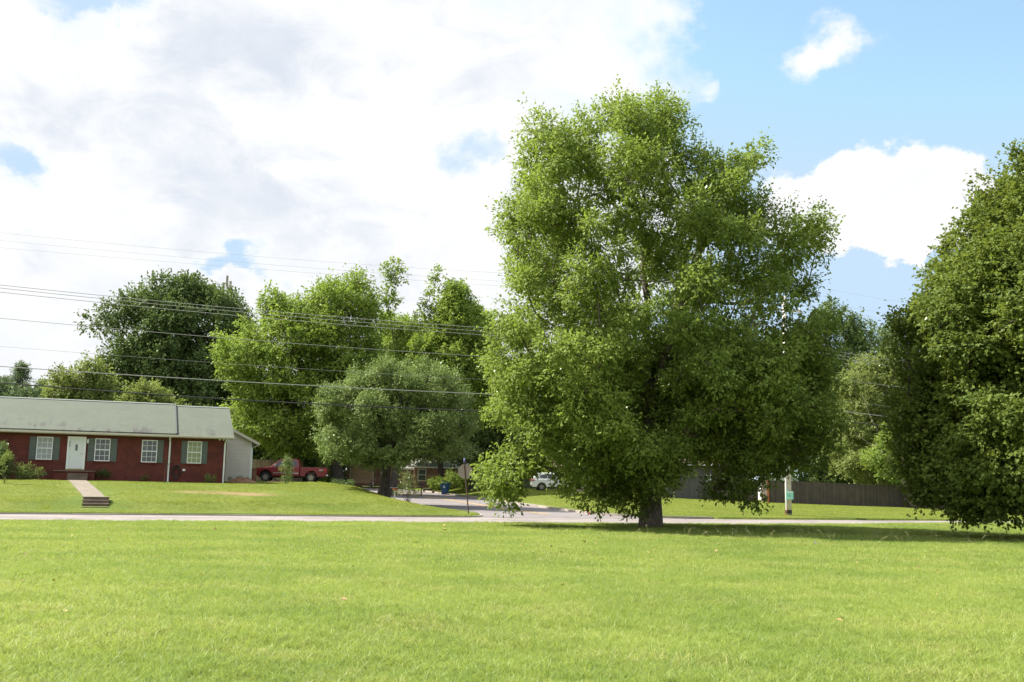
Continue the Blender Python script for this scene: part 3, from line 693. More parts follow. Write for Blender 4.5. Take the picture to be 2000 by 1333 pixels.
T('tree', 'dusty grey green low tree between the dark oak and the house roof', 300, 96.0,
  [(240,790),(262,745),(300,740),(330,760),(370,790),(430,800),(440,850),(230,850)],
  L_olive, M_bark2, n=90, cr=0.9, thick=3, nspr=28, nleaf=5, size=0.2, trunk_r=0.2, seed=38)
T('tree', 'dense green undergrowth tree behind the garage wing', 520, 96.0,
  [(430,800),(470,790),(520,800),(570,820),(640,860),(655,955),(500,955),(440,900)],
  L_darkg, M_bark2, n=130, cr=0.9, thick=3, nspr=28, nleaf=5, size=0.2, trunk_r=0.2, seed=39)
T('tree', 'shaded dark tree behind the octagonal sign with several low trunks', 925, 98.0,
  [(850,790),(880,740),(930,740),(960,760),(1010,790),(1030,850),(1000,890),(960,905),(935,920),(900,915),(880,900),(850,905),(820,895),(800,900),(780,850)],
  L_darkg, M_bark2, n=240, cr=0.95, thick=4, nspr=30, nleaf=5, size=0.18, trunk_r=0.36, fork=0.15, leaders=3, seed=41)
T('tree', 'dark tree behind the twin trunks filling the gap over the brick garage', 700, 118.0,
  [(560,820),(640,800),(760,790),(860,800),(860,900),(780,905),(705,900),(690,955),(640,958),(590,955),(560,930)],
  L_darkg, M_bark2, n=170, cr=1.1, thick=3, nspr=26, nleaf=5, size=0.24, trunk_r=0.3, seed=42)
T('tree', 'mid green tree filling in behind the thinning maple and round tree', 860, 110.0,
  [(715,640),(735,600),(765,612),(800,600),(840,625),(880,590),(920,585),(955,600),(990,650),(1000,760),(980,860),(850,900),(760,860),(700,780)],
  L_yell, M_bark2, n=420, cr=1.0, thick=4, nspr=28, nleaf=5, size=0.21, trunk_r=0.3, seed=60)
T('tree', 'broad dark understorey tree left of the tall yellow green maple', 430, 118.0,
  [(120,760),(200,730),(300,740),(420,740),(500,700),(520,760),(540,900),(120,900)],
  L_darkg, M_bark2, n=240, cr=1.2, thick=3, nspr=26, nleaf=5, size=0.26, trunk_r=0.3, seed=59)
# right background
T('tree', 'tall shaded tree showing right of the big maple at skyline', 1640, 108.0,
  [(1560,640),(1590,600),(1600,590),(1622,568),(1640,575),(1650,600),(1662,570),(1685,575),(1690,610),(1700,640),(1710,760),(1700,970),(1560,970)],
  L_darkg, M_bark2, n=200, cr=1.0, thick=4, nspr=28, nleaf=5, size=0.22, trunk_r=0.35, seed=43, leaders=3)
T('tree', 'more distant dark tree rising just left of the right hand maple', 1740, 122.0,
  [(1690,640),(1700,608),(1720,625),(1742,595),(1770,590),(1800,560),(1850,580),(1870,975),(1690,975),(1680,720)],
  L_darkg, M_bark2, n=200, cr=1.15, thick=4, nspr=28, nleaf=5, size=0.26, trunk_r=0.35, seed=44, leaders=3)
T('tree', 'pale green round tree with thin crooked limbs above the dark fence', 1700, 94.0,
  [(1640,720),(1665,695),(1700,688),(1740,690),(1765,710),(1790,760),(1790,860),(1775,960),(1720,965),(1650,965),(1620,930),(1610,840),(1620,770)],
  L_olive, M_bark3, n=210, cr=0.8, thick=3.8, nspr=30, nleaf=5, size=0.17, trunk_r=0.16, seed=45, leaders=4, fork=0.2)
T('leaning_tree', 'leaning tree with pale trunk bending left over the dark fence', 1788, 88.0,
  [(1690,880),(1700,850),(1730,820),(1765,800),(1790,830),(1800,900),(1770,940),(1730,950),(1690,925),(1670,905)],
  L_light, M_bark3, n=40, cr=0.6, thick=2, nspr=26, nleaf=5, size=0.14, trunk_r=0.2, seed=46, fork=0.05,
  extra_stems=[[(0, 0, 0.1), (-0.9, 0, 2.0), (-2.2, 0, 4.6), (-3.6, 0, 7.6), (-4.3, 0, 9.6)], [(-2.2, 0, 4.6), (-3.6, 0, 5.3), (-5.0, 0, 6.3)]])
T('tree', 'dark tree behind the grey sided house under the big maple', 1400, 112.0,
  [(1180,640),(1560,640),(1620,720),(1640,800),(1600,900),(1500,940),(1150,900),(1130,760)],
  L_darkg, M_bark2, n=260, cr=1.3, thick=4, nspr=26, nleaf=5, size=0.27, trunk_r=0.4, seed=47, leaders=3)
T('tree', 'dark tree behind the brown roofed house and the white car', 1100, 125.0,
  [(960,760),(1050,690),(1180,700),(1220,900),(1100,900),(980,880),(940,830)],
  L_darkg, M_bark2, n=150, cr=1.3, thick=4, nspr=26, nleaf=5, size=0.3, trunk_r=0.4, seed=48)
T('tree', 'shadowed tree standing behind the dark fence at the right edge', 1900, 110.0,
  [(1760,760),(2050,700),(2300,740),(2320,975),(1780,975)],
  L_darkg, M_bark2, n=240, cr=1.3, thick=4, nspr=26, nleaf=5, size=0.28, trunk_r=0.4, seed=49, leaders=3)
# far left conifers and tree line
def conifer(px, topy, Y, h_px, label, seed, wid=0.3, group=None, name='pine_tree'):
    r = np.random.default_rng(seed)
    p = at(px, topy, Y); bz = G(p[0], p[1]); H = p[2]-bz
    o = empty(name, label, 'tree', (p[0], p[1], bz), 0, group)
    mb = MB(); mb.tube([(0, 0, 0), (0.05, 0, H*0.5), (0, 0, H*0.98)], [H*0.018, H*0.012, 0.03], 6)
    cs = []; rr = []
    k = 0
    for z in np.arange(H*0.15, H, H*0.055):
        L = wid*H*(1-z/H)**0.8*(0.7+0.5*r.random())+0.3
        for j in range(5):
            a = 2*math.pi*(j+r.random())/5
            e = np.array([math.cos(a)*L, math.sin(a)*L, z+0.15*L])
            mb.tube([(0, 0, z-0.2), tuple(e)], [0.05, 0.015], 4, False)
            for w in (0.45, 0.75, 1.0):
                cs.append(e*w+np.array([0, 0, z*(1-w)])); rr.append(0.35+0.25*L*0.3)
    mb.obj('trunk', M_bark2, o)
    V, F = clump_leaves(np.array(cs), np.array(rr), 16, 4, 0.26, r, 0.6, 0.5, 0.3, -0.1)
    mesh_obj('crown', V, F, L_pine, o)
conifer(42, 712, 120, 0, 'open topped pine with a thin ragged leader above the house roof', 51, 0.22)
conifer(10, 740, 135, 0, 'broad pine at the left edge of the photo behind the roof', 52, 0.45)
conifer(85, 745, 140, 0, 'small distant pine right of the ragged pine', 53, 0.45)
T('tree', 'soft green far off tree low over the roof at the left edge', 40, 118.0,
  [(-60,750),(0,745),(60,750),(110,765),(130,800),(130,860),(-60,860)], L_pine, M_bark2, n=120, cr=1.1, thick=3, nspr=30, nleaf=5, size=0.26, trunk_r=0.2, seed=54)
# a far wood closes the horizon
def far_wood():
    r = np.random.default_rng(77); cs = []; rr = []
    for px in np.arange(-300, 2400, 14):
        Y = 165+r.random()*30
        b = at(px, 950, Y); z0 = G(b[0], b[1])
        H = (7.5 if px < 300 else 9)+3.5*r.random()
        for k in range(7):
            cs.append((b[0]+r.normal(0, 1.0), Y+r.normal(0, 2.0), z0+H*r.random())); rr.append(1.7)
    V, F = clump_leaves(np.array(cs), np.array(rr), 40, 2, 0.6, r, 0.9, 0.5, 0.8, 0.2)
    props(mesh_obj('far_wood', V, F, L_darkg), 'far off dark green wood along the horizon behind the houses', 'wood', kind='stuff')
far_wood()

# ------------------------------------------------------------------ grass (stuff): one object per area, blades in tufts spread by geometry nodes
def grass_mat(name, c1, c2, straw, tr, k=0.25):
    m = bpy.data.materials.new(name); m.use_nodes = True
    T = NT(m.node_tree); T.n.clear(); out = T.node('ShaderNodeOutputMaterial')
    geo = T.node('ShaderNodeNewGeometry'); rnd = geo.outputs['Random Per Island']; pos = geo.outputs['Position']
    big = T.ramp(T.noise(pos, k, 5, 0.65), 0.33, 0.67)
    f = T.math('ADD', T.math('MULTIPLY', rnd, 0.52), T.math('MULTIPLY', big, 0.48))
    col = T.mix(f, c1, c2)
    st = T.math('MULTIPLY', T.ramp(T.noise(pos, k*2.3, 5, 0.7), 0.45, 0.66, 0.06, 1.0), T.ramp(T.math('FRACT', T.math('MULTIPLY', rnd, 7.31)), 0.55, 0.9))
    col = T.mix(st, col, straw)
    d = T.node('ShaderNodeBsdfDiffuse'); T.l.new(col, d.inputs[0])
    t = T.node('ShaderNodeBsdfTranslucent'); T.l.new(T.mix(0.5, col, tr), t.inputs[0])
    g = T.node('ShaderNodeBsdfGlossy'); g.inputs['Roughness'].default_value = 0.45
    a = T.node('ShaderNodeMixShader'); a.inputs[0].default_value = 0.42; T.l.new(d.outputs[0], a.inputs[1]); T.l.new(t.outputs[0], a.inputs[2])
    b = T.node('ShaderNodeMixShader'); b.inputs[0].default_value = 0.028; T.l.new(a.outputs[0], b.inputs[1]); T.l.new(g.outputs[0], b.inputs[2])
    T.l.new(b.outputs[0], out.inputs[0]); return m
M_grass = grass_mat('field_blades', (0.095, 0.190, 0.030), (0.345, 0.410, 0.095), (0.52, 0.46, 0.20), (0.46, 0.54, 0.08))
M_lawn = grass_mat('lawn_blades', (0.145, 0.215, 0.024), (0.285, 0.315, 0.040), (0.42, 0.36, 0.14), (0.34, 0.40, 0.05), 0.3)
def tuft(nb, rad, h0, h1, w, r, lean=0.6, rough=0.0):
    """V,F of one round tuft of curved blades; each blade two quads and a tip"""
    a = r.random(nb)*2*math.pi; q = np.sqrt(r.random(nb))*rad
    B = np.stack([q*np.cos(a), q*np.sin(a), np.full(nb, -0.02)], 1)
    clumpk = 0.6+0.8*np.abs(np.sin(B[:, 0]*9+rough)*np.cos(B[:, 1]*8+rough*2))
    h = (h0+(h1-h0)*r.random(nb)**1.5)*clumpk
    th = r.random(nb)*2*math.pi; D = np.stack([np.cos(th), np.sin(th), np.zeros(nb)], 1)
    ln = lean*(0.2+1.2*r.random(nb))
    ph = r.random(nb)*2*math.pi; S = np.stack([np.cos(ph), np.sin(ph), np.zeros(nb)], 1)*w*(0.7+0.6*r.random((nb, 1)))
    up = np.array([0, 0, 1.0])
    p1 = B+up*(h*0.5)[:, None]+D*(h*ln*0.22)[:, None]
    p2 = B+up*(h*0.88)[:, None]+D*(h*ln*0.65)[:, None]
    p3 = B+up*(h*(1.05-0.25*ln))[:, None]+D*(h*ln*1.15)[:, None]
    V = np.stack([B-S, B+S, p1+S*0.9, p1-S*0.9, p2+S*0.6, p2-S*0.6, p3], 1).reshape(-1, 3)
    i = np.arange(nb)*7
    Fq = np.concatenate([np.stack([i, i+1, i+2, i+3], 1), np.stack([i+3, i+2, i+4, i+5], 1)])
    Ft = np.stack([i+5, i+4, i+6], 1)
    return V, Fq, Ft
def scatter(name, label, m, tufts, pts, nrm, scl, r):
    """tufts: templates; pts: their places"""
    Vs = []; Q = []; Tr = []; kind = []; b = 0
    for k, (V, q, t) in enumerate(tufts):
        Vs.append(V); Q.append(q+b); Tr.append(t+b); kind += [k]*len(V); b += len(V)
    nv = len(pts); nk = len(tufts)
    V = np.concatenate(Vs+[pts]).astype(np.float32)
    kind = np.array(kind+list(10+r.integers(0, nk, nv)), dtype=np.int32)
    Q = np.concatenate(Q); Tr = np.concatenate(Tr)
    me = bpy.data.meshes.new(name)
    me.vertices.add(len(V)); me.vertices.foreach_set('co', V.ravel())
    loops = np.concatenate([Q.ravel(), Tr.ravel()]).astype(np.int32)
    me.loops.add(len(loops)); me.loops.foreach_set('vertex_index', loops)
    me.polygons.add(len(Q)+len(Tr))
    st = np.concatenate([np.arange(len(Q))*4, len(Q)*4+np.arange(len(Tr))*3]).astype(np.int32)
    me.polygons.foreach_set('loop_start', st); me.polygons.foreach_set('loop_total', np.concatenate([np.full(len(Q), 4), np.full(len(Tr), 3)]).astype(np.int32))
    me.update(calc_edges=True); me.materials.append(m)
    a = me.attributes.new('kind', 'INT', 'POINT'); a.data.foreach_set('value', kind)
    rot = np.zeros((len(V), 3), np.float32)
    rot[-nv:, 0] = -np.arctan2(nrm[:, 1], nrm[:, 2])*1.0; rot[-nv:, 1] = np.arctan2(nrm[:, 0], nrm[:, 2])
    a = me.attributes.new('rot', 'FLOAT_VECTOR', 'POINT'); a.data.foreach_set('vector', rot.ravel())
    spin = np.zeros(len(V), np.float32); spin[-nv:] = r.random(nv)*6.283
    a = me.attributes.new('spin', 'FLOAT', 'POINT'); a.data.foreach_set('value', spin)
    sc = np.ones(len(V), np.float32); sc[-nv:] = scl
    a = me.attributes.new('scl', 'FLOAT', 'POINT'); a.data.foreach_set('value', sc)
    o = bpy.data.objects.new(name, me); C.objects.link(o); props(o, label, 'grass', kind='stuff')
    ng = bpy.data.node_groups.new(name+'_spread', 'GeometryNodeTree')
    ng.interface.new_socket('Geometry', in_out='INPUT', socket_type='NodeSocketGeometry'); ng.interface.new_socket('Geometry', in_out='OUTPUT', socket_type='NodeSocketGeometry')
    N = ng.nodes; L = ng.links; gi = N.new('NodeGroupInput'); go = N.new('NodeGroupOutput'); jn = N.new('GeometryNodeJoinGeometry')
    def attr(nm, dt):
        n = N.new('GeometryNodeInputNamedAttribute'); n.data_type = dt; n.inputs[0].default_value = nm
        return [q for q in n.outputs if q.enabled and q.name == 'Attribute'][0]
    ka = attr('kind', 'INT'); ra = attr('rot', 'FLOAT_VECTOR'); sa = attr('scl', 'FLOAT'); pa = attr('spin', 'FLOAT')
    def sel(v):
        c = N.new('FunctionNodeCompare'); c.data_type = 'INT'; c.operation = 'EQUAL'
        ins = [i for i in c.inputs if i.enabled]
        L.new(ka, ins[0]); ins[1].default_value = v
        s = N.new('GeometryNodeSeparateGeometry'); s.domain = 'POINT'; L.new(gi.outputs[0], s.inputs[0]); L.new(c.outputs[0], s.inputs[1]); return s.outputs[0]
    for k in range(nk):
        ip = N.new('GeometryNodeInstanceOnPoints'); L.new(sel(10+k), ip.inputs['Points']); L.new(sel(k), ip.inputs['Instance'])
        L.new(ra, ip.inputs['Rotation']); L.new(sa, ip.inputs['Scale'])
        ri = N.new('GeometryNodeRotateInstances'); L.new(ip.outputs[0], ri.inputs[0])
        cb = N.new('ShaderNodeCombineXYZ'); L.new(pa, cb.inputs[2]); L.new(cb.outputs[0], ri.inputs['Rotation'])
        L.new(ri.outputs[0], jn.inputs[0])
    L.new(jn.outputs[0], go.inputs[0])
    md = o.modifiers.new('spread', 'NODES'); md.node_group = ng
    return o
def normals_at(P):
    e = 0.3; s, t = w2st(P[:, 0], P[:, 1]); z0 = zterr(s, t, True)
    s1, t1 = w2st(P[:, 0]+e, P[:, 1]); s2, t2 = w2st(P[:, 0], P[:, 1]+e)
    n = np.stack([-(zterr(s1, t1, True)-z0)/e, -(zterr(s2, t2, True)-z0)/e, np.ones(len(P))], 1); return unit(n), z0
BLOCKS = []       # oriented rectangles in (s,t) kept free of grass: (s0,s1,t0,t1)
def blocked(s, t):
    m = np.zeros(len(s), bool)
    for a in BLOCKS: m |= (s > a[0]) & (s < a[1]) & (t > a[2]) & (t < a[3])
    return m
def area_pts(ylo, yhi, step, r, xpad=1.5):
    ys = np.arange(ylo, yhi, step); out = []
    for y in ys:
        w = y*0.53+xpad; xs = np.arange(-w, w, step); out.append(np.stack([xs, np.full(len(xs), y)], 1))
    P = np.concatenate(out); return P+r.uniform(-0.45, 0.45, P.shape)*step
def make_grass():
    r = np.random.default_rng(99)
    near = [tuft(2900, 0.42, 0.028, 0.115, 0.0023, r, 1.15, k) for k in range(4)]
    P = area_pts(6.8, 20.5, 0.46, r); s, t = w2st(P[:, 0], P[:, 1]); n, z = normals_at(P)
    scatter('field_grass', 'long bright green meadow grass in the foreground field', M_grass, near, np.column_stack([P, z]), n, 0.75+0.5*r.random(len(P)), r)
    mid = [tuft(2200, 0.62, 0.04, 0.10, 0.0032, r, 0.9, k) for k in range(3)]
    P = area_pts(20.0, 62, 0.66, r, 3); s, t = w2st(P[:, 0], P[:, 1]); P = P[s < -ROADW-0.3]; n, z = normals_at(P)
    scatter('field_grass', 'mown green grass of the field near the far road and tree shade', M_grass, mid, np.column_stack([P, z]), n, 0.75+0.5*r.random(len(P)), r)
    far = [tuft(900, 0.8, 0.018, 0.05, 0.008, r, 0.8, k) for k in range(3)]
    P = area_pts(44, 106, 0.85, r, 6); s, t = w2st(P[:, 0], P[:, 1])
    k = (s > 0.65) & ~inroad(s, t, 0.6) & ~blocked(s, t) & (np.hypot(P[:, 0]*0+(s-13.2)/1.3, (t+0)/1) > -1)
    # worn earth patches on the left lawn stay nearly bare
    worn = 1.15*np.exp(-((s-9.2)/1.7)**2-((t+13.2)/4.2)**2)+0.6*np.exp(-((s-8)/1.0)**2-((t+7)/2.5)**2)
    k &= r.random(len(P)) > worn*0.75
    P = P[k]; n, z = normals_at(P)
    scatter('lawn_grass', 'short sunlit lawn grass across the road in front of the houses', M_lawn, far, np.column_stack([P, z]), n, 0.75+0.5*r.random(len(P)), r)

# ------------------------------------------------------------------ brick ranch house
TH = math.atan2(0.347, 0.938)
HO = at(148, 937, 66.0); HZ = 1.42
house = empty('brick_house', 'long red brick ranch house with grey green shingle roof and white front door', 'house', (HO[0], HO[1], HZ), TH)
Minv = Matrix.Translation((HO[0], HO[1], HZ)) @ Matrix.Rotation(TH, 4, 'Z'); Minv = Minv.inverted()
def fac(px, py, y=0.0, M=Minv):
    """local x, z on the facade plane (local y) seen at a photograph pixel"""
    o = M @ Vector((0, 0, CAMH)); d = direc(px, py); d = (M.to_3x3() @ Vector(d)); k = (y-o.y)/d.y; p = o+d*k
    return p.x, p.z
xr = fac(441, 900)[0]; xl = -13.0; DEP = 8.8; EZ = fac(300, 850)[1]+0.02; x_split = fac(342, 850)[0]
hs, ht = w2st(HO[0], HO[1])
w = MB(); w.box(xl, xr, 0, DEP, -0.6, EZ-0.02); w.obj('wall', M_redbrick, house)
OV = 0.42; PIT = 0.47
def slope_roof(x0, x1, lift, name):
    m = MB(); zr = EZ+lift+(DEP/2+OV)*PIT; zf = EZ+lift; t = 0.12
    m.prism([(-OV, zf), (DEP/2, zr), (DEP+OV, zf), (DEP+OV, zf-t), (DEP/2, zr-t), (-OV, zf-t)], x0, x1, 'x')
    r = m.obj(name, M_roof, house)
    c = MB(); c.prism([(DEP/2-0.16, zr-0.04), (DEP/2, zr+0.035), (DEP/2+0.16, zr-0.04)], x0+0.05, x1-0.05, 'x'); c.obj('ridge_cap', mat('ridge_'+name+str(x0), (0.17, 0.19, 0.17), 0.9, var=0.1), r)
    return r, zr
r1, zr1 = slope_roof(xl-0.4, x_split+0.05, 0.10, 'roof')
r2, zr2 = slope_roof(x_split+0.052, xr+OV, 0.0, 'roof')
g = MB(); g.prism([(0, EZ-0.02), (DEP/2, zr2-0.16), (DEP, EZ-0.02)], xr-0.12, xr-0.002, 'x'); g.obj('gable', M_siding, house)
M_fl = mat('dark_flashing', (0.07, 0.075, 0.075), 0.8, var=0.1)
k = MB(); k.prism([(-OV, EZ+0.0), (-OV, EZ+0.135), (DEP/2, zr1+0.035), (DEP/2, zr1-0.1)], x_split+0.03, x_split+0.10, 'x'); k.obj('rake_trim', M_fl, house)
gt = MB(); gt.box(xl-0.4, xr+OV+0.02, -OV-0.10, -OV-0.003, EZ-0.13, EZ+0.0); gt.box(xl-0.4, xr+OV, -OV, -0.003, EZ-0.16, EZ-0.13); gt.obj('gutter', M_gutter, house, bevel=0.015)
# small rear gable peeking over the ridge
rgx = fac(314, 790, DEP/2+1.0)[0]; apx = fac(314, 788, DEP/2+1.2)[1]
m = MB(); h = apx
m.add([(rgx-1.35, DEP/2+1.2, h-0.72), (rgx, DEP/2+1.2, h), (rgx+1.35, DEP/2+1.2, h-0.72), (rgx-1.35, DEP+5, h-0.72), (rgx, DEP+5, h), (rgx+1.35, DEP+5, h-0.72), (rgx-1.35, DEP/2+1.2, h-1.6), (rgx+1.35, DEP/2+1.2, h-1.6)],
      [(0, 1, 2), (0, 3, 4, 1), (1, 4, 5, 2), (3, 5, 4), (0, 2, 7, 6)]); m.obj('rear_gable', M_siding, house)
def window(pa, pb, glass, parent, y=0.0, M=Minv, shut=(True, True), shw=0.30, cols=3):
    x0, z1 = fac(pa[0], pa[1], y, M); x1, z0 = fac(pb[0], pb[1], y, M)
    f = MB(); t = 0.055
    f.box(x0, x1, y-0.05, y-0.003, z1-t, z1); f.box(x0, x1, y-0.05, y-0.003, z0, z0+t); f.box(x0, x0+t, y-0.05, y-0.003, z0+t, z1-t); f.box(x1-t, x1, y-0.05, y-0.003, z0+t, z1-t)
    zm = (z0+z1)/2; f.box(x0+t, x1-t, y-0.045, y-0.003, zm-0.03, zm+0.03)
    win = f.obj('window', M_white, parent)
    gmb = MB(); gmb.box(x0+t, x1-t, y-0.012, y-0.004, z0+t, z1-t); gmb.obj('pane', glass, win)
    mm = MB(); n = 0.011
    for c in range(1, cols):
        x = x0+(x1-x0)*c/cols; mm.box(x-n, x+n, y-0.022, y-0.013, z0+t, z1-t)
    for zz in ((z0+zm)/2, (z1+zm)/2): mm.box(x0+t, x1-t, y-0.0225, y-0.0125, zz-n, zz+n)
    mm.obj('muntins', M_white, win)
    sl = MB(); sl.box(x0-0.04, x1+0.04, y-0.085, y-0.002, z0-0.07, z0-0.002); sl.obj('sill', M_redbrick if y == 0 else M_white, win)
    for i, on in enumerate(shut):
        if not on: continue
        a, b = (x0-shw-0.03, x0-0.03) if i == 0 else (x1+0.03, x1+shw+0.03)
        s = MB(); s.box(a, b, y-0.035, y-0.002, z0-0.02, z1+0.01); s.box(a+0.03, b-0.03, y-0.045, y-0.034, z0+0.04, zm-0.03); s.box(a+0.03, b-0.03, y-0.045, y-0.034, zm+0.03, z1-0.05)
        s.obj('shutter', M_shutter, parent)
    return x0, x1, z0, z1
window((73, 853), (101, 898.5), M_blind, house, shut=(True, True), shw=0.38)
window((186.5, 856.5), (213.5, 901.5), M_glass, house, shw=0.38)
window((278, 859.5), (305.5, 904), M_glass, house, shut=(False, True), shw=0.36)
window((367, 862), (392.5, 906), M_blindg, house, shw=0.34)
# front door
dx0, dz1 = fac(133, 852.5); dx1, dz0 = fac(164.5, 917)
f = MB(); f.box(dx0, dx0+0.14, -0.07, -0.003, dz0, dz1); f.box(dx1-0.14, dx1, -0.07, -0.003, dz0, dz1); f.box(dx0+0.14, dx1-0.14, -0.07, -0.003, dz1-0.15, dz1)
f.obj('door_frame', M_white, house, bevel=0.01)
d = MB(); d.box(dx0+0.14, dx1-0.14, -0.035, -0.004, dz0+0.02, dz1-0.15); door = d.obj('door', M_door, house)
xm = (dx0+dx1)/2; zc = dz0+(dz1-dz0)*0.66
lg = MB(); lg.box(xm-0.075, xm+0.075, -0.046, -0.034, zc-0.2, zc+0.2); lg.obj('door_light', M_glass, door)
lt = MB(); lt.box(xm-0.1, xm-0.075, -0.05, -0.034, zc-0.23, zc+0.23); lt.box(xm+0.075, xm+0.1, -0.05, -0.034, zc-0.23, zc+0.23); lt.box(xm-0.075, xm+0.075, -0.05, -0.034, zc+0.2, zc+0.23); lt.box(xm-0.075, xm+0.075, -0.05, -0.034, zc-0.23, zc-0.2); lt.obj('door_light_trim', M_white, door)
hd = MB(); hd.tube([(dx1-0.22, -0.04, dz0+1.0), (dx1-0.22, -0.11, dz0+1.0), (dx1-0.30, -0.12, dz0+1.0)], 0.018, 8); hd.obj('handle', M_chrome, door)
th = MB(); th.box(dx0-0.02, dx1+0.02, -0.16, -0.075, dz0-0.07, dz0-0.002); th.obj('threshold', mat('door_sill_ochre', (0.35, 0.26, 0.10), 0.7, var=0.1), house)
wl = MB(); wx, wz = fac(172, 862); wl.box(wx-0.05, wx+0.05, -0.08, -0.003, wz+0.05, wz+0.12); wl.tube([(wx, -0.09, wz-0.14), (wx, -0.09, wz+0.05)], [0.05, 0.065], 8); wl.obj('wall_lamp', M_white, house)
nb = MB(); nx, nz = fac(136.5, 867)
for i in range(4): nb.box(nx-0.02, nx+0.02, -0.078, -0.070, nz+0.10-i*0.1, nz+0.17-i*0.1)
nb.obj('house_number', M_black, house)
# porch block and three front steps
px0 = fac(107, 920)[0]; px1 = fac(186, 920)[0]
p = MB(); p.box(px0, px1, -0.85, -0.004, -0.5, dz0-0.16); p.obj('porch', M_redbrick, house)
pc = MB(); pc.box(px0-0.04, px1+0.04, -0.92, -0.165, dz0-0.155, dz0-0.10); pc.obj('porch_slab', M_concd, house)
sx0 = fac(132, 925, -1.4)[0]; sx1 = fac(171, 925, -1.4)[0]; topz = dz0-0.16
for i in range(3):
    s = MB(); s.box(sx0, sx1, -0.93-0.3*(i+1)+0.0, -0.93-0.3*i, -0.5, topz-0.15-0.16*i); o_ = s.obj('step', M_concd, house)
    s = MB(); s.box(sx0-0.02, sx1+0.02, -0.95-0.3*(i+1), -0.932-0.3*i, topz-0.148-0.16*i, topz-0.105-0.16*i); s.obj('step_tread', M_conc, house)
for (a, b) in ((331.5, 328), (441.5, 436)):
    xa, za = fac(a, 853, -0.05); xb, zb = fac(b, 934, -0.05)
    ds = MB(); ds.tube([(xa+0.06, -OV-0.02, EZ-0.12), (xa+0.02, -0.30, EZ-0.25), (xb, -0.06, EZ-0.45), (xb, -0.06, -0.02), (xb, -0.22, -0.10)], 0.055, 6); ds.obj('downspout', M_white, house)
vx, vz = fac(86, 925); v = MB(); v.box(vx-0.2, vx+0.2, -0.012, -0.003, vz-0.1, vz+0.1)
for i in range(4): v.box(vx-0.19, vx+0.19, -0.03, -0.011, vz-0.085+i*0.05, vz-0.065+i*0.05)
v.obj('foundation_vent', M_black, house)
vx, vz = fac(359, 918.5); v = MB(); v.box(vx-0.09, vx+0.09, -0.06, -0.003, vz-0.07, vz+0.07); v.obj('outlet_box', M_white, house, bevel=0.01)
vx, vz = fac(433, 857); v = MB(); v.box(vx-0.08, vx+0.08, -0.06, -0.003, vz-0.02, vz+0.06); v.tube([(vx-0.07, -0.08, vz), (vx-0.14, -0.2, vz-0.08)], [0.04, 0.08], 8); v.tube([(vx+0.07, -0.08, vz), (vx+0.14, -0.2, vz-0.08)], [0.04, 0.08], 8); v.obj('floodlight', M_white, house)
# coiled hose hung on the wall
hx, hz = fac(344, 922)
hw = (Minv.inverted() @ Vector((hx, -0.12, hz)))
ho = empty('garden_hose', 'dark coiled garden hose hanging on the red brick wall between two windows', 'hose', hw, TH)
m = MB()
for i in range(4):
    rr = 0.14+0.015*i; pts = [((rr+0.03)*math.cos(a), -0.02*i+0.05, (rr*2.4)*math.sin(a)) for a in np.linspace(0, 2*math.pi, 25)]; m.tube(pts, 0.022, 6, False)
m.obj('coil', M_black, ho)
hk = MB(); hk.box(-0.08, 0.08, 0.0, 0.115, 0.22, 0.28); hk.obj('hanger', M_rust, ho)
# garage wing, siding gable
wy = DEP-0.8
wx1 = fac(490, 900, wy)[0]; wx0 = wx1-6.6; wez = fac(498, 862, wy)[1]; wap = wez+3.3*0.5
wing = MB(); wing.prism([(wx0, -0.4), (wx1, -0.4), (wx1, wez), ((wx0+wx1)/2, wap), (wx0, wez)], wy, wy+7.5, 'y'); wg = wing.obj('garage_wing', M_siding, house)
rf = MB(); xm = (wx0+wx1)/2; ov = 0.55
rf.prism([(wx0-ov, wez-ov*0.5+0.02), (xm, wap+0.02), (wx1+ov, wez-ov*0.5+0.02), (wx1+ov, wez-ov*0.5+0.14), (xm, wap+0.15), (wx0-ov, wez-ov*0.5+0.14)], wy-0.3, wy+7.8, 'y'); rfo = rf.obj('roof', M_roofplain, house)
rk = MB(); rk.prism([(xm, wap-0.08), (wx1+ov, wez-ov*0.5-0.08), (wx1+ov, wez-ov*0.5+0.13), (xm, wap+0.14)], wy-0.34, wy-0.302, 'y'); rk.obj('bargeboard', M_gutter, rfo)
cb = MB(); cb.box(wx1-0.06, wx1+0.012, wy-0.012, wy+0.06, -0.4, wez-0.05); cb.obj('corner_trim', M_white, house)
ds = MB(); ds.tube([(wx1+0.45, wy+0.1, wez-0.33), (wx1+0.06, wy+0.1, wez-0.5), (wx1+0.06, wy+0.05, 0.2), (wx1+0.25, wy-0.1, 0.05)], 0.05, 6); ds.obj('downspout', M_white, house)

# ------------------------------------------------------------------ lawn steps and path
b0 = at(185, 997, 48.4); sA, tA = w2st(b0[0], b0[1]); sA = 2.3
steps = empty('lawn_steps', 'concrete steps rising from the roadside to the front path', 'steps', (*st2w(sA, tA), 0.14), TH)
dzs = 0.15
for i in range(4):
    s = MB(); s.box(-0.57, 0.57, 0.32*i, 0.32*i+0.35+(0.3 if i == 3 else 0), -0.4, dzs*(i+1)-0.05); s.obj('riser', M_concd, steps)
    s = MB(); s.box(-0.60, 0.60, 0.32*i-0.03, 0.32*i+0.29+(0.3 if i == 3 else 0), dzs*(i+1)-0.048, dzs*(i+1)); s.obj('tread', M_conc, steps, bevel=0.008)
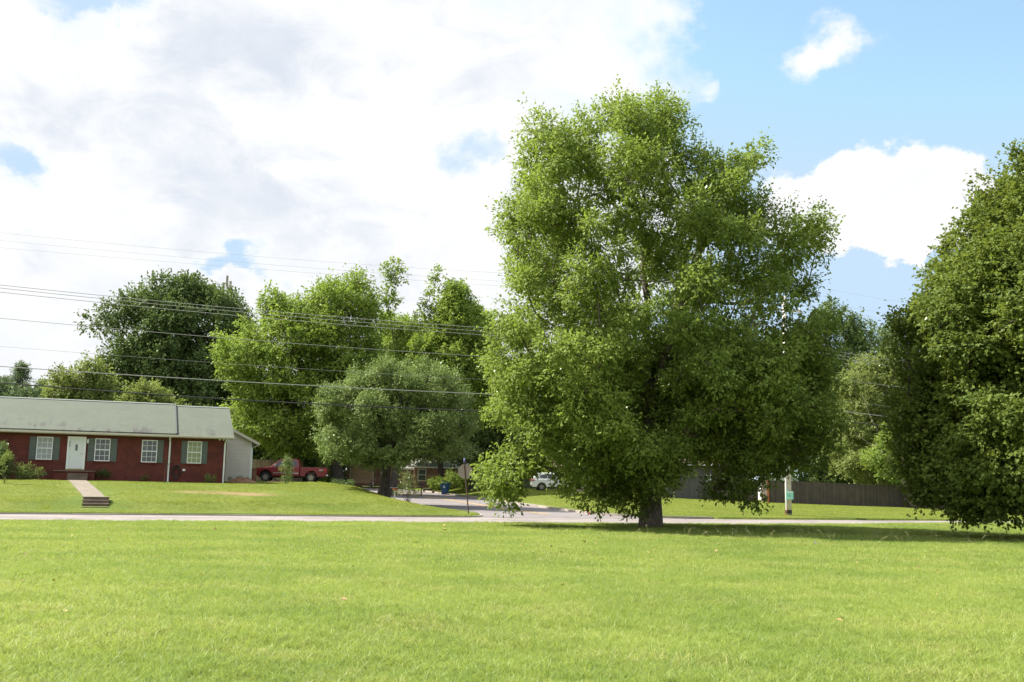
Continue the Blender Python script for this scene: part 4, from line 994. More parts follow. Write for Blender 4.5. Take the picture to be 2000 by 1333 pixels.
# the path to the porch steps
pe = Minv.inverted() @ Vector(((sx0+sx1)/2, -1.95, 0)); p0 = st2w(sA+1.5, tA)
V = []; F = []; n = 24
for i in range(n+1):
    u = i/n; x = p0[0]*(1-u)+pe.x*u; y = p0[1]*(1-u)+pe.y*u
    for sd_ in (-1, 1):
        xx = x+sd_*0.5*E1[0]; yy = y+sd_*0.5*E1[1]; V.append((xx, yy, max(G(x, y), 0.6 if u < 0.1 else 0)+0.035))
for i in range(n): F.append((2*i, 2*i+1, 2*i+3, 2*i+2))
pth = mesh_obj('front_path', V, F, M_conc); pm = pth.modifiers.new('thick', 'SOLIDIFY'); pm.thickness = 0.12; pm.offset = -1; props(pth, kind='structure')
s_e, t_e = w2st(pe.x, pe.y)
for i in range(30):
    u = i/29; a = (sA+1.5)*(1-u)+s_e*u; b = tA*(1-u)+t_e*u; BLOCKS.append((a-0.6, a+0.6, b-0.95, b+0.95))
BLOCKS.append((sA-0.7, sA+1.7, tA-1.2, tA+1.2))
BLOCKS.append((hs-0.75, hs+DEP+8, ht+xl-1, ht+wx1+0.3)); BLOCKS.append((hs-2.3, hs, ht+px0-.3, ht+px1+.3))
BLOCKS = [b for b in BLOCKS]

# ------------------------------------------------------------------ vehicles (local x from nose backwards, y across, z up)
def arch(cx, r, z0, n=10): return [(cx-r*math.cos(math.pi*i/n), z0+r*math.sin(math.pi*i/n)) for i in range(n+1)]
def wheel(parent, x, y, r, wdt, side):
    t = MB()
    pr = [(r*0.62, -wdt/2), (r*0.93, -wdt/2), (r, -wdt*0.32), (r, wdt*0.32), (r*0.93, wdt/2), (r*0.62, wdt/2)]
    n = 28; V = []; F = []
    for i in range(n):
        a = 2*math.pi*i/n
        for (q, yy) in pr: V.append((x+q*math.cos(a), y+yy, r+q*math.sin(a)))
    k = len(pr)
    for i in range(n):
        for j in range(k): F.append((i*k+j, i*k+(j+1) % k, ((i+1) % n)*k+(j+1) % k, ((i+1) % n)*k+j))
    t.add(V, F); t.tube([(x, y-0.05, r), (x, y+0.05, r)], [r*0.66, r*0.66], 20); w_ = t.obj('wheel', M_rubber, parent, smooth=False)
    m = MB(); yo = y+side*(wdt/2-0.03)
    for s_ in range(5):
        a = 2*math.pi*s_/5+0.3; c_, s2 = math.cos(a), math.sin(a); px_, pz_ = -s2, c_
        b1, b2 = 0.075*r/0.35, 0.05*r/0.35
        V = [(x+px_*b1, r+pz_*b1), (x-px_*b1, r-pz_*b1), (x+c_*r*0.62-px_*b2, r+s2*r*0.62-pz_*b2), (x+c_*r*0.62+px_*b2, r+s2*r*0.62+pz_*b2)]
        m.prism(V, yo-side*0.05, yo, 'y')
    m.tube([(x, yo-side*0.06, r), (x, yo+side*0.02, r)], [r*0.17, r*0.14], 12)
    m2 = MB(); n = 24; V = []; F = []
    for i in range(n):
        a = 2*math.pi*i/n
        for (q, yy) in ((r*0.56, 0), (r*0.66, 0), (r*0.66, -side*0.12), (r*0.56, -side*0.12)): V.append((x+q*math.cos(a), yo+yy, r+q*math.sin(a)))
    for i in range(n):
        for j in range(4): F.append((i*4+j, i*4+(j+1) % 4, ((i+1) % n)*4+(j+1) % 4, ((i+1) % n)*4+j))
    m.add(V, F); m.obj('rim', M_rim, w_)
    return w_
def greenhouse(P, zb, wb, zt, wt, parent, name, mt, gmat, wins, bev=0.05):
    """cab: side outline P, half-width wb at zb narrowing to wt at zt"""
    hw = lambda z: wb+(wt-wb)*(z-zb)/(zt-zb)
    m = MB(); n = len(P); V = [(x, -hw(z), z) for x, z in P]+[(x, hw(z), z) for x, z in P]
    m.add(V, [tuple(range(n)), tuple(range(2*n-1, n-1, -1))]+[(i, i+n, (i+1) % n+n, (i+1) % n) for i in range(n)])
    b = m.obj(name, mt, parent, bevel=bev)
    for Wp in wins:
        for sd_ in (-1, 1):
            q = MB(); V = [(x, sd_*(hw(z)+0.006), z) for x, z in Wp]+[(x, sd_*(hw(z)-0.02), z) for x, z in Wp]; k = len(Wp)
            q.add(V, [tuple(range(k)), tuple(range(2*k-1, k-1, -1))]+[(i, i+k, (i+1) % k+k, (i+1) % k) for i in range(k)])
            q.obj('side_window', gmat, b)
    return b, hw
def screen(parent, a, b, wa, wb, gmat, name, off):
    """sloped glass between profile points a (low) and b (high)"""
    m = MB(); dx, dz = b[0]-a[0], b[1]-a[1]; L = math.hypot(dx, dz); nx, nz = -dz/L*off, dx/L*off
    A = (a[0]+dx*0.1+nx, a[1]+dz*0.1+nz); B = (a[0]+dx*0.9+nx, a[1]+dz*0.9+nz)
    A2 = (A[0]-nx*3, A[1]-nz*3); B2 = (B[0]-nx*3, B[1]-nz*3)
    m.add([(A[0], -wa, A[1]), (A[0], wa, A[1]), (B[0], wb, B[1]), (B[0], -wb, B[1]), (A2[0], -wa, A2[1]), (A2[0], wa, A2[1]), (B2[0], wb, B2[1]), (B2[0], -wb, B2[1])],
          [(0, 1, 2, 3), (7, 6, 5, 4), (0, 4, 5, 1), (1, 5, 6, 2), (2, 6, 7, 3), (3, 7, 4, 0)]); m.obj(name, gmat, parent)
tf = at(519, 941, 84.5); tr_ = at(605, 944.5, 84.8)
ang = math.atan2(tr_[1]-tf[1], tr_[0]-tf[0])
zt_ = (G(tf[0], tf[1])+G(tr_[0], tr_[1]))/2
truck = empty('pickup_truck', 'dark red extended cab pickup truck parked beside the garage wing', 'pickup truck', (tf[0]-0.95, tf[1]+0.3, zt_), ang)
truck.rotation_euler = (0, math.atan2(G(tf[0], tf[1])-G(tr_[0], tr_[1]), 3.65), ang)
P = [(0.04, 0.52), (0.0, 0.78), (0.04, 1.06), (0.25, 1.14), (1.35, 1.22), (3.68, 1.24), (3.68, 0.48)]+arch(0.95, 0.50, 0.46)[::-1]+[(0.12, 0.45)]
m = MB(); m.prism(P, -0.95, 0.95, 'y'); body = m.obj('body', M_truck, truck, bevel=0.06)
cabP = [(1.30, 1.20), (2.02, 1.80), (2.25, 1.87), (3.35, 1.88), (3.55, 1.80), (3.66, 1.20)]
W1 = [(1.62, 1.27), (2.12, 1.73), (2.62, 1.75), (2.62, 1.27)]; W2 = [(2.76, 1.28), (2.76, 1.75), (3.28, 1.75), (3.42, 1.66), (3.46, 1.28)]
cab, hwf = greenhouse(cabP, 1.2, 0.93, 1.88, 0.74, truck, 'cab', M_truck, M_cglass, [W1, W2])
screen(cab, (1.30, 1.20), (2.02, 1.80), 0.84, 0.70, M_cglass, 'windscreen', 0.012)
bp_ = [(3.72, 0.48), (3.72, 1.22), (5.80, 1.22), (5.80, 0.52), (5.6, 0.48)]+arch(4.60, 0.49, 0.46)[::-1]
bp_ = [(3.72, 0.48), (3.72, 1.22), (5.80, 1.22), (5.80, 0.52), (5.6, 0.46)]+[(x, z) for x, z in arch(4.60, 0.49, 0.46)][::-1]
bed = MB(); bed.prism(bp_, -0.95, -0.85, 'y'); bed.prism(bp_, 0.85, 0.95, 'y'); bed.box(3.72, 3.78, -0.85, 0.85, 0.5, 1.22); bed.box(3.78, 5.74, -0.85, 0.85, 0.72, 0.78)
bo = bed.obj('bed', M_truck, truck, bevel=0.02)
tg = MB(); tg.box(5.745, 5.815, -0.84, 0.84, 0.6, 1.215); tg.obj('tailgate', M_truck, bo, bevel=0.01)
for x in (0.95, 4.60):
    for sd_ in (-1, 1): wheel(truck, x, sd_*0.82, 0.385, 0.26, sd_)
m = MB(); m.box(-0.10, 0.10, -0.93, 0.93, 0.48, 0.66); m.obj('front_bumper', M_chrome, truck, bevel=0.03)
m = MB(); m.box(5.80, 5.96, -0.90, 0.90, 0.50, 0.64); m.obj('rear_bumper', M_chrome, truck, bevel=0.03)
for sd_ in (-1, 1):
    m = MB(); m.box(-0.02, 0.22, sd_*0.955-0.05 if sd_ > 0 else -0.962, 0.962 if sd_ > 0 else -0.955+0.05, 0.84, 1.02); m.obj('headlight', M_chrome, truck)
    m = MB(); m.box(5.72, 5.825, min(sd_*0.86, sd_*0.958), max(sd_*0.86, sd_*0.958), 0.82, 1.14); m.obj('taillight', M_tail, truck)
    m = MB(); y0 = sd_*0.955; m.box(1.55, 3.6, min(y0, y0+sd_*0.02), max(y0, y0+sd_*0.02), 0.70, 0.745); m.obj('trim_strip', M_chrome, truck)
    m = MB(); m.box(1.72, 1.80, min(sd_*0.93, sd_*1.14), max(sd_*0.93, sd_*1.14), 1.26, 1.30); m.box(1.66, 1.80, min(sd_*1.06, sd_*1.2), max(sd_*1.06, sd_*1.2), 1.22, 1.42); m.obj('mirror', M_chrome, truck, bevel=0.015)
    m = MB(); m.box(2.42, 2.58, min(y0, y0+sd_*0.03), max(y0, y0+sd_*0.03), 1.04, 1.08); m.obj('door_handle', M_black, truck)
    for xg in (1.50, 2.70):
        m = MB(); m.box(xg, xg+0.012, min(y0-sd_*0.003, y0+sd_*0.002), max(y0-sd_*0.003, y0+sd_*0.002), 0.5, 1.2)
        m.obj('door_gap', M_black, truck)
m = MB(); m.box(0.35, 5.5, -0.62, 0.62, 0.34, 0.70); m.box(0.35, 1.6, -0.62, 0.62, 0.701, 1.02); m.obj('chassis', M_black, truck)
m = MB(); m.box(-0.015, 0.03, -0.72, 0.72, 0.72, 1.02); m.obj('grille', M_black, truck)
def text_mesh(name, body_, size, m_, parent, loc, rot, ext=0.004):
    cu = bpy.data.curves.new(name, 'FONT'); cu.body = body_; cu.size = size; cu.extrude = ext; cu.align_x = 'CENTER'; cu.align_y = 'CENTER'
    t = bpy.data.objects.new(name, cu); C.objects.link(t); dg = bpy.context.evaluated_depsgraph_get()
    me = bpy.data.meshes.new_from_object(t.evaluated_get(dg)); bpy.data.objects.remove(t)
    me.materials.clear(); me.materials.append(m_); o = bpy.data.objects.new(name, me); C.objects.link(o); o.parent = parent
    o.location = loc; o.rotation_euler = rot; return o
M_decal = mat('decal_white', (0.7, 0.68, 0.62), 0.5, var=0.05)
text_mesh('decal', '4x4', 0.24, M_decal, bo, (5.42, -0.955, 1.0), (math.pi/2, 0, 0))

cw = at(1056, 960, 92.0); zc_ = G(cw[0], cw[1])
car = empty('white_wagon', 'white crossover car parked on the grass half hidden by the big maple leaves', 'car', (cw[0]-0.95, cw[1], zc_), R(4))
P = [(0.02, 0.42), (-0.02, 0.62), (0.02, 0.86), (0.10, 1.02), (3.3, 1.04), (4.35, 0.92), (4.72, 0.74), (4.76, 0.45), (4.6, 0.30)]+arch(3.78, 0.41, 0.30)[::-1]+arch(0.95, 0.41, 0.30)[::-1]+[(0.15, 0.32)]
m = MB(); m.prism(P, -0.92, 0.92, 'y'); cb_ = m.obj('body', M_carw, car, bevel=0.07)
ghP = [(0.08, 1.0), (0.42, 1.44), (0.60, 1.55), (1.5, 1.62), (2.3, 1.58), (2.6, 1.50), (3.45, 1.02)]
ga, hw2 = greenhouse(ghP, 1.0, 0.89, 1.62, 0.68, car, 'cabin', M_carw, M_cglass, [[(0.70, 1.14), (0.92, 1.38), (1.45, 1.47), (1.45, 1.10)], [(1.49, 1.10), (1.49, 1.47), (2.22, 1.47), (2.22, 1.08)], [(2.26, 1.08), (2.26, 1.46), (2.48, 1.41), (3.15, 1.08)]], 0.07)
screen(ga, (0.08, 1.0), (0.46, 1.49), 0.74, 0.62, M_cglass, 'rear_window', 0.016)
m = MB(); m.box(0.35, 0.62, -0.6, 0.6, 1.585, 1.615); m.obj('spoiler', M_carw, ga, bevel=0.01)
for x in (0.95, 3.78):
    for sd_ in (-1, 1): wheel(car, x, sd_*0.80, 0.345, 0.22, sd_)
for sd_ in (-1, 1):
    y0 = sd_*0.70; y1 = sd_*0.928
    m = MB(); m.box(-0.022, 0.36, min(y0, y1), max(y0, y1), 0.86, 0.99); m.obj('taillight', M_tail, car, bevel=0.02)
    m = MB(); m.box(1.45, 3.35, min(sd_*0.90, sd_*0.935), max(sd_*0.90, sd_*0.935), 0.30, 0.38); m.obj('side_skirt', M_black, car)
    m = MB(); m.box(2.75, 2.95, min(sd_*0.92, sd_*1.08), max(sd_*0.92, sd_*1.08), 1.06, 1.18); m.obj('mirror', M_carw, car, bevel=0.02)
m = MB(); m.box(-0.05, 0.12, -0.86, 0.86, 0.32, 0.50); m.obj('rear_bumper', M_black, car, bevel=0.03)
m = MB(); m.box(0.35, 4.4, -0.62, 0.62, 0.25, 0.72); m.obj('chassis', M_black, car)
m = MB(); m.box(-0.03, -0.012, -0.2, 0.2, 0.70, 0.82); m.obj('number_plate', M_white, car)

# ------------------------------------------------------------------ fences
def fence(name, label, A, B, h, m_, z0s=None, posts=2.4, depth=0.03):
    A = np.array(A[:2]); B = np.array(B[:2]); L = float(np.linalg.norm(B-A)); ang = math.atan2(B[1]-A[1], B[0]-A[0])
    z0 = G(*A)
    o = empty(name, label, 'fence', (A[0], A[1], z0), ang)
    m = MB(); r = np.random.default_rng(int(L*100)); n = int(L/0.14)
    for i in range(n):
        x = i*L/n; g_ = G(*(A+(B-A)*(x/L)))-z0; hh = h+r.normal(0, 0.012); wv = r.normal(0, 0.004)
        m.box(x+0.002, x+L/n-0.002, -depth/2+wv, depth/2+wv, g_+0.0, g_+hh)
    m.obj('board_panel', m_, o)
    n = max(1, int(L/posts))
    for i in range(n+1):
        x = i*L/n; g_ = G(*(A+(B-A)*(x/L)))-z0; p = MB(); p.box(x-0.05, x+0.05, depth/2+0.012, depth/2+0.11, g_-0.1, g_+h-0.02); p.obj('post', m_, o)
    rl = MB()
    for zz in (0.3, h-0.35):
        for i in range(n):
            xa, xb = i*L/n+0.052, (i+1)*L/n-0.052; ga_ = G(*(A+(B-A)*(xa/L)))-z0; gb_ = G(*(A+(B-A)*(xb/L)))-z0
            rl.add([(xa, 0.03, ga_+zz), (xb, 0.03, gb_+zz), (xb, 0.07, gb_+zz), (xa, 0.07, ga_+zz), (xa, 0.03, ga_+zz+0.09), (xb, 0.03, gb_+zz+0.09), (xb, 0.07, gb_+zz+0.09), (xa, 0.07, ga_+zz+0.09)], [(0,3,2,1),(4,5,6,7),(0,1,5,4),(1,2,6,5),(2,3,7,6),(3,0,4,7)])
    rl.obj('rail', m_, o); return o
fence('wood_fence', 'weathered board fence behind the red pickup truck', at(470, 930, 91), at(590, 935, 92), 1.95, M_wood)
fr_a = gpt(1500, 982); fr_b = gpt(1810, 994)
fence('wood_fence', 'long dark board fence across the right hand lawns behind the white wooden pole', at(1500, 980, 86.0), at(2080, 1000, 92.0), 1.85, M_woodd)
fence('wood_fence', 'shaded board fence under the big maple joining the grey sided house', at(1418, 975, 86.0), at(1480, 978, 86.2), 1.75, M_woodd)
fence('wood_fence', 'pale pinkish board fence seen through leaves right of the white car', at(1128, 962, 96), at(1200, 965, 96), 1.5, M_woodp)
gp = at(1487, 980, 85.5); gt_ = empty('gate_panel', 'pale sunlit gate panel between the two dark fences', 'gate', (gp[0], gp[1], G(gp[0], gp[1])), 0.02)
m = MB(); m.box(0, 0.50, -0.03, 0.03, 0.05, 1.8); m.obj('panel', M_woodp, gt_); m = MB(); m.box(0.51, 0.62, -0.06, 0.06, 0, 1.95); m.obj('post', M_orange, gt_)

# ------------------------------------------------------------------ other houses
def simple_house(name, label, px, Y, w_, d_, wallh, pitch, wallm, roofm, rz, wins=(), front_gable=False, zoff=0.0, anchor='left'):
    p = at(px, 950, Y); z = G(p[0], p[1])+zoff
    o = empty(name, label, 'house', (p[0], p[1], z), rz)
    if front_gable:
        m = MB(); m.prism([(0, -0.3), (w_, -0.3), (w_, wallh), (w_/2, wallh+w_/2*pitch), (0, wallh)], 0, d_, 'y'); wo = m.obj('wall', wallm, o)
        m = MB(); a = wallh+w_/2*pitch; m.prism([(-0.4, wallh-0.4*pitch+0.02), (w_/2, a+0.02), (w_+0.4, wallh-0.4*pitch+0.02), (w_+0.4, wallh-0.4*pitch+0.16), (w_/2, a+0.17), (-0.4, wallh-0.4*pitch+0.16)], -0.35, d_+0.35, 'y'); m.obj('roof', roofm, o)
    else:
        m = MB(); m.prism([(0, -0.3), (0, wallh), (d_/2, wallh+d_/2*pitch), (d_, wallh), (d_, -0.3)], 0, w_, 'x'); wo = m.obj('wall', wallm, o)
        m = MB(); a = wallh+d_/2*pitch; m.prism([(-0.45, wallh-0.45*pitch+0.02), (d_/2, a+0.02), (d_+0.45, wallh-0.45*pitch+0.02), (d_+0.45, wallh-0.45*pitch+0.16), (d_/2, a+0.17), (-0.45, wallh-0.45*pitch+0.16)], -0.35, w_+0.35, 'x'); m.obj('roof', roofm, o)
        m = MB(); m.box(-0.36, w_+0.36, -0.56, -0.452, wallh-0.45*pitch+0.0, wallh-0.45*pitch+0.13); m.obj('gutter', M_white, o)
    for (x, z0, ww, hh) in wins:
        m = MB(); t = 0.06; m.box(x, x+ww, -0.05, -0.003, z0, z0+t); m.box(x, x+ww, -0.05, -0.003, z0+hh-t, z0+hh); m.box(x, x+t, -0.05, -0.003, z0+t, z0+hh-t); m.box(x+ww-t, x+ww, -0.05, -0.003, z0+t, z0+hh-t); m.box(x+t, x+ww-t, -0.04, -0.003, z0+hh/2-0.025, z0+hh/2+0.025)
        wd = m.obj('window', M_white, o); m = MB(); m.box(x+t, x+ww-t, -0.012, -0.004, z0+t, z0+hh-t); m.obj('pane', M_glass, wd)
    return o
h2 = simple_house('brick_house', 'tan brick house with pale green roof beyond the side street mailbox', 808, 112, 10, 9, 2.5, 0.45, M_tanbrick, M_roofplain, R(-60), [(0.4, 0.9, 0.9, 1.3)], zoff=-0.05)
h2.location.x = at(808, 950, 112)[0]
# its front faces left; the gable end faces the camera
h2.rotation_euler = (0, 0, R(8)); 
h2b = simple_house('brick_porch', 'narrow brick front wing with a white framed window left of the tan brick house', 786, 113.2, 1.2, 5, 2.4, 0.35, M_tanbrick, M_roofplain, R(8), [(0.45, 0.5, 0.35, 1.6)], zoff=-0.05)
gh = simple_house('brick_garage', 'brown brick garage with two tan roller doors across the street', 676, 117, 8.2, 7, 2.6, 0.42, M_tanbrick, M_roofbrown, R(2), zoff=0.35)
for i, x in enumerate((0.45, 4.0)):
    m = MB(); m.box(x, x+2.5, -0.03, -0.004, 0, 2.15); gd = m.obj('garage_door', M_gdoor, gh)
    m = MB(); m.box(x-0.12, x-0.002, -0.06, -0.004, 0, 2.27); m.box(x+2.502, x+2.62, -0.06, -0.004, 0, 2.27); m.box(x-0.002, x+2.502, -0.06, -0.004, 2.152, 2.27); m.obj('door_trim', M_gutter, gh)
simple_house('white_house', 'white sided gable end far behind the blue wheeled bin', 871, 132, 2.6, 8, 2.7, 0.5, M_whitesiding, M_roofplain, R(3), front_gable=True, zoff=0.2)
simple_house('white_house', 'bright white wall glimpsed low behind the shrubs and bin', 858, 128, 5.4, 5, 1.6, 0.3, M_whitesiding, M_roofbrown, R(3), zoff=0.2)
simple_house('brown_roof_house', 'grey house with pinkish brown roof behind the big maple and white car', 948, 118, 13, 9, 2.6, 0.42, M_greysiding, M_roofbrown, R(8), [(2, 0.9, 0.9, 1.3), (5, 0.9, 0.9, 1.3)], zoff=0.1)
gs = simple_house('grey_house', 'dark grey vertically sided house in the shade behind the maple trunk', 1290, 88, 5.4, 8, 3.0, 0.4, M_greysiding, M_roofbrown, R(3), [(3.95, 1.2, 0.4, 0.85)], zoff=-0.05)
for x in (1.15, 5.36):
    m = MB(); m.box(x-0.03, x+0.03, -0.06, -0.004, 0.0, 2.8); m.obj('downspout', M_white, gs)
simple_house('grey_house', 'lighter grey shed wall just right of the maple trunk', 1268, 92, 2.4, 4, 2.3, 0.4, M_siding, M_roofbrown, R(3), zoff=0)
sh_ = at(1478, 960, 97); 
simple_house('blue_shed', 'small blue grey shed roof peeking over the dark fence', 1490, 100, 3.0, 3, 2.0, 0.5, M_whitesiding, mat('roof_bluegrey', (0.30, 0.36, 0.42), 0.7, var=0.1), R(3), front_gable=True)
# shrub-coloured planks box beside the garage wing
bx = at(501, 937, 82.0); bo_ = empty('plywood_box', 'brown plywood box between the garage corner and the pickup bonnet', 'box', (bx[0]-0.62, bx[1], G(bx[0], bx[1])), TH)
m = MB(); m.box(-0.4, 0.58, 0, 0.9, 0, 0.98); m.obj('side_panel', M_brownbox, bo_, bevel=0.01); m = MB(); m.box(-0.45, 0.64, -0.04, 0.94, 0.982, 1.03); m.obj('lid', M_concd, bo_)

# ------------------------------------------------------------------ street furniture
# octagonal sign seen from behind, on a leaning rusty post
sb = gpt(915, 1004); S0 = np.array([sb[0], sb[1], G(sb[0], sb[1])])
stop = empty('stop_sign', 'back of an octagonal road sign on a leaning rusty post at the corner', 'road sign', S0, R(8))
lean = -0.105
def LP(h): return (lean*h*1.0, 0.0, h)
m = MB()
V = []
for h in (-0.1, 2.75):
    for (a, b) in ((-0.035, 0.0), (-0.02, -0.035), (0.02, -0.035), (0.035, 0.0), (0.02, -0.012), (-0.02, -0.012)): V.append((lean*h+a, b, h))
m.add(V, [(i, (i+1) % 6, (i+1) % 6+6, i+6) for i in range(6)]+[tuple(range(5, -1, -1)), tuple(range(6, 12))]); m.obj('post', M_rust, stop)
def octagon(r, y0, y1, h): 
    c = LP(h); P = [(c[0]+r*math.cos(R(22.5+45*i)), c[2]+r*math.sin(R(22.5+45*i))) for i in range(8)]
    mm = MB(); mm.prism(P, y0, y1, 'y'); return mm
plate = octagon(0.40, 0.003, 0.007, 2.18).obj('sign_plate', M_signback, stop)
octagon(0.40, 0.0072, 0.009, 2.18).obj('sign_face', M_signred, plate)
m = MB()
for i in range(2): m.tube([(LP(2.18)[0]+0.25+i*0.07, 0.002, 2.14), (LP(2.18)[0]+0.25+i*0.07, -0.006, 2.14)], 0.014, 8)
m.obj('sticker', M_white, plate)
m = MB(); c = LP(2.78); m.box(c[0]-0.01, c[0]+0.01, -0.3, 0.3, 2.72, 2.88); m.obj('street_name_blade', M_signblue, stop)
m = MB(); m.box(c[0]-0.05, c[0]+0.10, -0.008, 0.008, 2.62, 2.715); m.obj('street_name_blade', M_signblue, stop)
# yellow diamond sign among the leaves
yb = at(981, 985, 80.0); yz = G(yb[0], yb[1])
ys = empty('warning_sign', 'yellow diamond sign on a thin post half hidden by low maple leaves', 'road sign', (yb[0], yb[1], yz), R(-5))
m = MB(); m.box(-0.03, 0.03, -0.02, 0.02, -0.1, 1.5); m.obj('post', M_rust, ys)
m = MB(); q = 0.30; m.prism([(-q, 1.22), (0, 1.22-q), (q, 1.22), (0, 1.22+q)], -0.026, -0.021, 'y'); m.obj('sign_plate', M_yellow, ys)
# utility pole
ub = at(1540, 1005, 62.0); uz = G(ub[0], ub[1])
pole = empty('utility_pole', 'tall pale wooden utility pole with a teal sign low on it', 'utility pole', (ub[0], ub[1], uz), TH)
m = MB(); m.tube([(0, 0, -0.2), (0, 0, 6), (0, 0, 13.3)], [0.20, 0.175, 0.13], 16); m.obj('shaft', M_pole, pole, smooth=True)
m = MB(); m.box(-1.1, 1.1, -0.19, -0.08, 12.35, 12.47); m.obj('crossarm', M_pole, pole)
for x in (-1.0, 0.45, 1.0):
    m = MB(); m.tube([(x, -0.13, 12.47), (x, -0.13, 12.62)], [0.05, 0.03], 8); m.obj('insulator', M_white, pole)
m = MB(); m.tube([(0, 0, 0.10), (0, 0, 0.30)], 0.208, 16); m.obj('dark_band', M_wireb, pole)
m = MB(); m.box(-0.245, -0.17, -0.12, -0.08, 0.3, 5.0); m.obj('conduit', M_white, pole)
m = MB(); m.tube([(-0.30, -0.13, -0.1), (-0.235, -0.15, 0.40), (-0.225, -0.15, 0.55)], 0.018, 6); m.obj('guard', M_orange, pole)
pq = lambda px, py: at(px, py, ub[1]-0.3)
z1 = pq(1540, 959.5)[2]-uz; z0 = pq(1540, 976)[2]-uz
sg_ = empty('teal_sign', 'small teal and white sign fixed low on the utility pole', 'sign', (ub[0]-0.06*E1[0]+0.24*0.347, ub[1]-0.06*E1[1]-0.24*0.938, uz+z0), R(3))
m = MB(); m.box(-0.22, 0.22, -0.012, 0, 0, z1-z0); sp_ = m.obj('panel', M_teal, sg_)
m = MB(); m.box(-0.20, 0.20, -0.015, -0.0125, (z1-z0)*0.80, (z1-z0)*0.95); m.obj('white_band', M_white, sp_)
M_dt = mat('sign_dark_green', (0.01, 0.12, 0.10), 0.5, var=0.05)
m = MB(); hh = (z1-z0); m.box(-0.05, -0.01, -0.017, -0.0125, hh*0.32, hh*0.68); m.box(-0.01, 0.08, -0.017, -0.0125, hh*0.32, hh*0.40); m.prism([(0.02, hh*0.5), (0.08, hh*0.6), (0.03, hh*0.66)], -0.017, -0.0125, 'y'); m.obj('emblem', M_white, sp_)
m = MB(); m.box(-0.16, 0.16, -0.016, -0.0125, hh*0.12, hh*0.17); m.obj('white_line', M_white, sp_)
m = MB(); m.box(-0.045, -0.015, -0.019, -0.0172, hh*0.34, hh*0.66); m.box(-0.015, 0.05, -0.019, -0.0172, hh*0.34, hh*0.38); m.obj('dark_letter', M_dt, sp_)
# mailboxes
def mailbox(px, Y, label, h, mcol, postm, wv=0.42, rz=0.0, pyb=None, flag=False):
    p = at(px, 960, Y); z = G(p[0], p[1]); o = empty('mailbox', label, 'mailbox', (p[0], p[1], z), rz, 'mailboxes along the side street')
    m = MB(); m.box(-0.05, 0.05, -0.05, 0.05, -0.1, h-0.002); m.obj('post', postm, o)
    P = [(-0.09, h), (0.09, h)]+[(0.09*math.cos(a), h+0.14+0.09*math.sin(a)) for a in np.linspace(0, math.pi, 8)]
    m = MB(); m.prism([(x, z_) for x, z_ in P], -wv/2-0.08, wv/2, 'x'); m.obj('box', mcol, o, bevel=0.005)
    if flag: m = MB(); m.box(0.10, 0.13, -0.115, -0.095, h+0.1, h+0.34); m.obj('flag', M_tail, o)
    return o
mailbox(823, 88, 'black mailbox on a brown post in front of the tan brick house', 1.0, M_black, M_rust, 0.48, flag=True)
mailbox(771, 74, 'black mailbox with a red panel on a pale post right of the twin trunks', 0.62, M_black, M_pole, 0.5)
mb2 = bpy.data.objects['mailbox.001']; m = MB(); m.box(-0.18, 0.15, -0.100, -0.092, 0.66, 0.78); m.obj('red_panel', M_signred, mb2)
mailbox(766, 90, 'pale grey mailbox just visible beside the twin trunks', 1.0, M_white, M_pole, 0.35)
# wheeled bin with the lid ajar
bb = at(869, 965, 96.0); bz = G(bb[0], bb[1])
bin_ = empty('recycling_bin', 'blue wheeled recycling bin with its lid ajar at the kerb', 'wheeled bin', (bb[0], bb[1], bz), R(-12))
V = [(-0.26, -0.28, 0.04), (0.26, -0.28, 0.04), (0.26, 0.28, 0.04), (-0.26, 0.28, 0.04), (-0.36, -0.38, 1.05), (0.36, -0.38, 1.05), (0.36, 0.38, 1.05), (-0.36, 0.38, 1.05)]
m = MB(); m.add(V, [(0,3,2,1),(4,5,6,7),(0,1,5,4),(1,2,6,5),(2,3,7,6),(3,0,4,7)]); tub = m.obj('tub', M_bin, bin_, bevel=0.02)
m = MB(); m.box(-0.39, 0.39, -0.41, 0.41, 1.0, 1.07); m.obj('rim', M_bin, bin_, bevel=0.01)
m = MB(); m.add([(-0.36, -0.4, 1.36), (-0.36, 0.4, 1.36), (0.40, 0.4, 1.09), (0.40, -0.4, 1.09), (-0.36, -0.4, 1.40), (-0.36, 0.4, 1.40), (0.40, 0.4, 1.13), (0.40, -0.4, 1.13)], [(0,3,2,1),(4,5,6,7),(0,1,5,4),(1,2,6,5),(2,3,7,6),(3,0,4,7)]); m.obj('lid', M_bin, bin_, bevel=0.01)
for sd_ in (-1, 1): m = MB(); m.tube([(0.24, sd_*0.32, 0.12), (0.24, sd_*0.38, 0.12)], 0.12, 14); m.obj('wheel', M_rubber, bin_)
m = MB(); m.tube([(0, -0.362, 0.86), (0, -0.372, 0.86)], 0.05, 10); m.prism([(-0.11, 0.66), (0.11, 0.66), (0.08, 0.74), (0.03, 0.80), (-0.03, 0.80), (-0.08, 0.74)], -0.372, -0.34, 'y'); m.obj('emblem', M_white, tub)
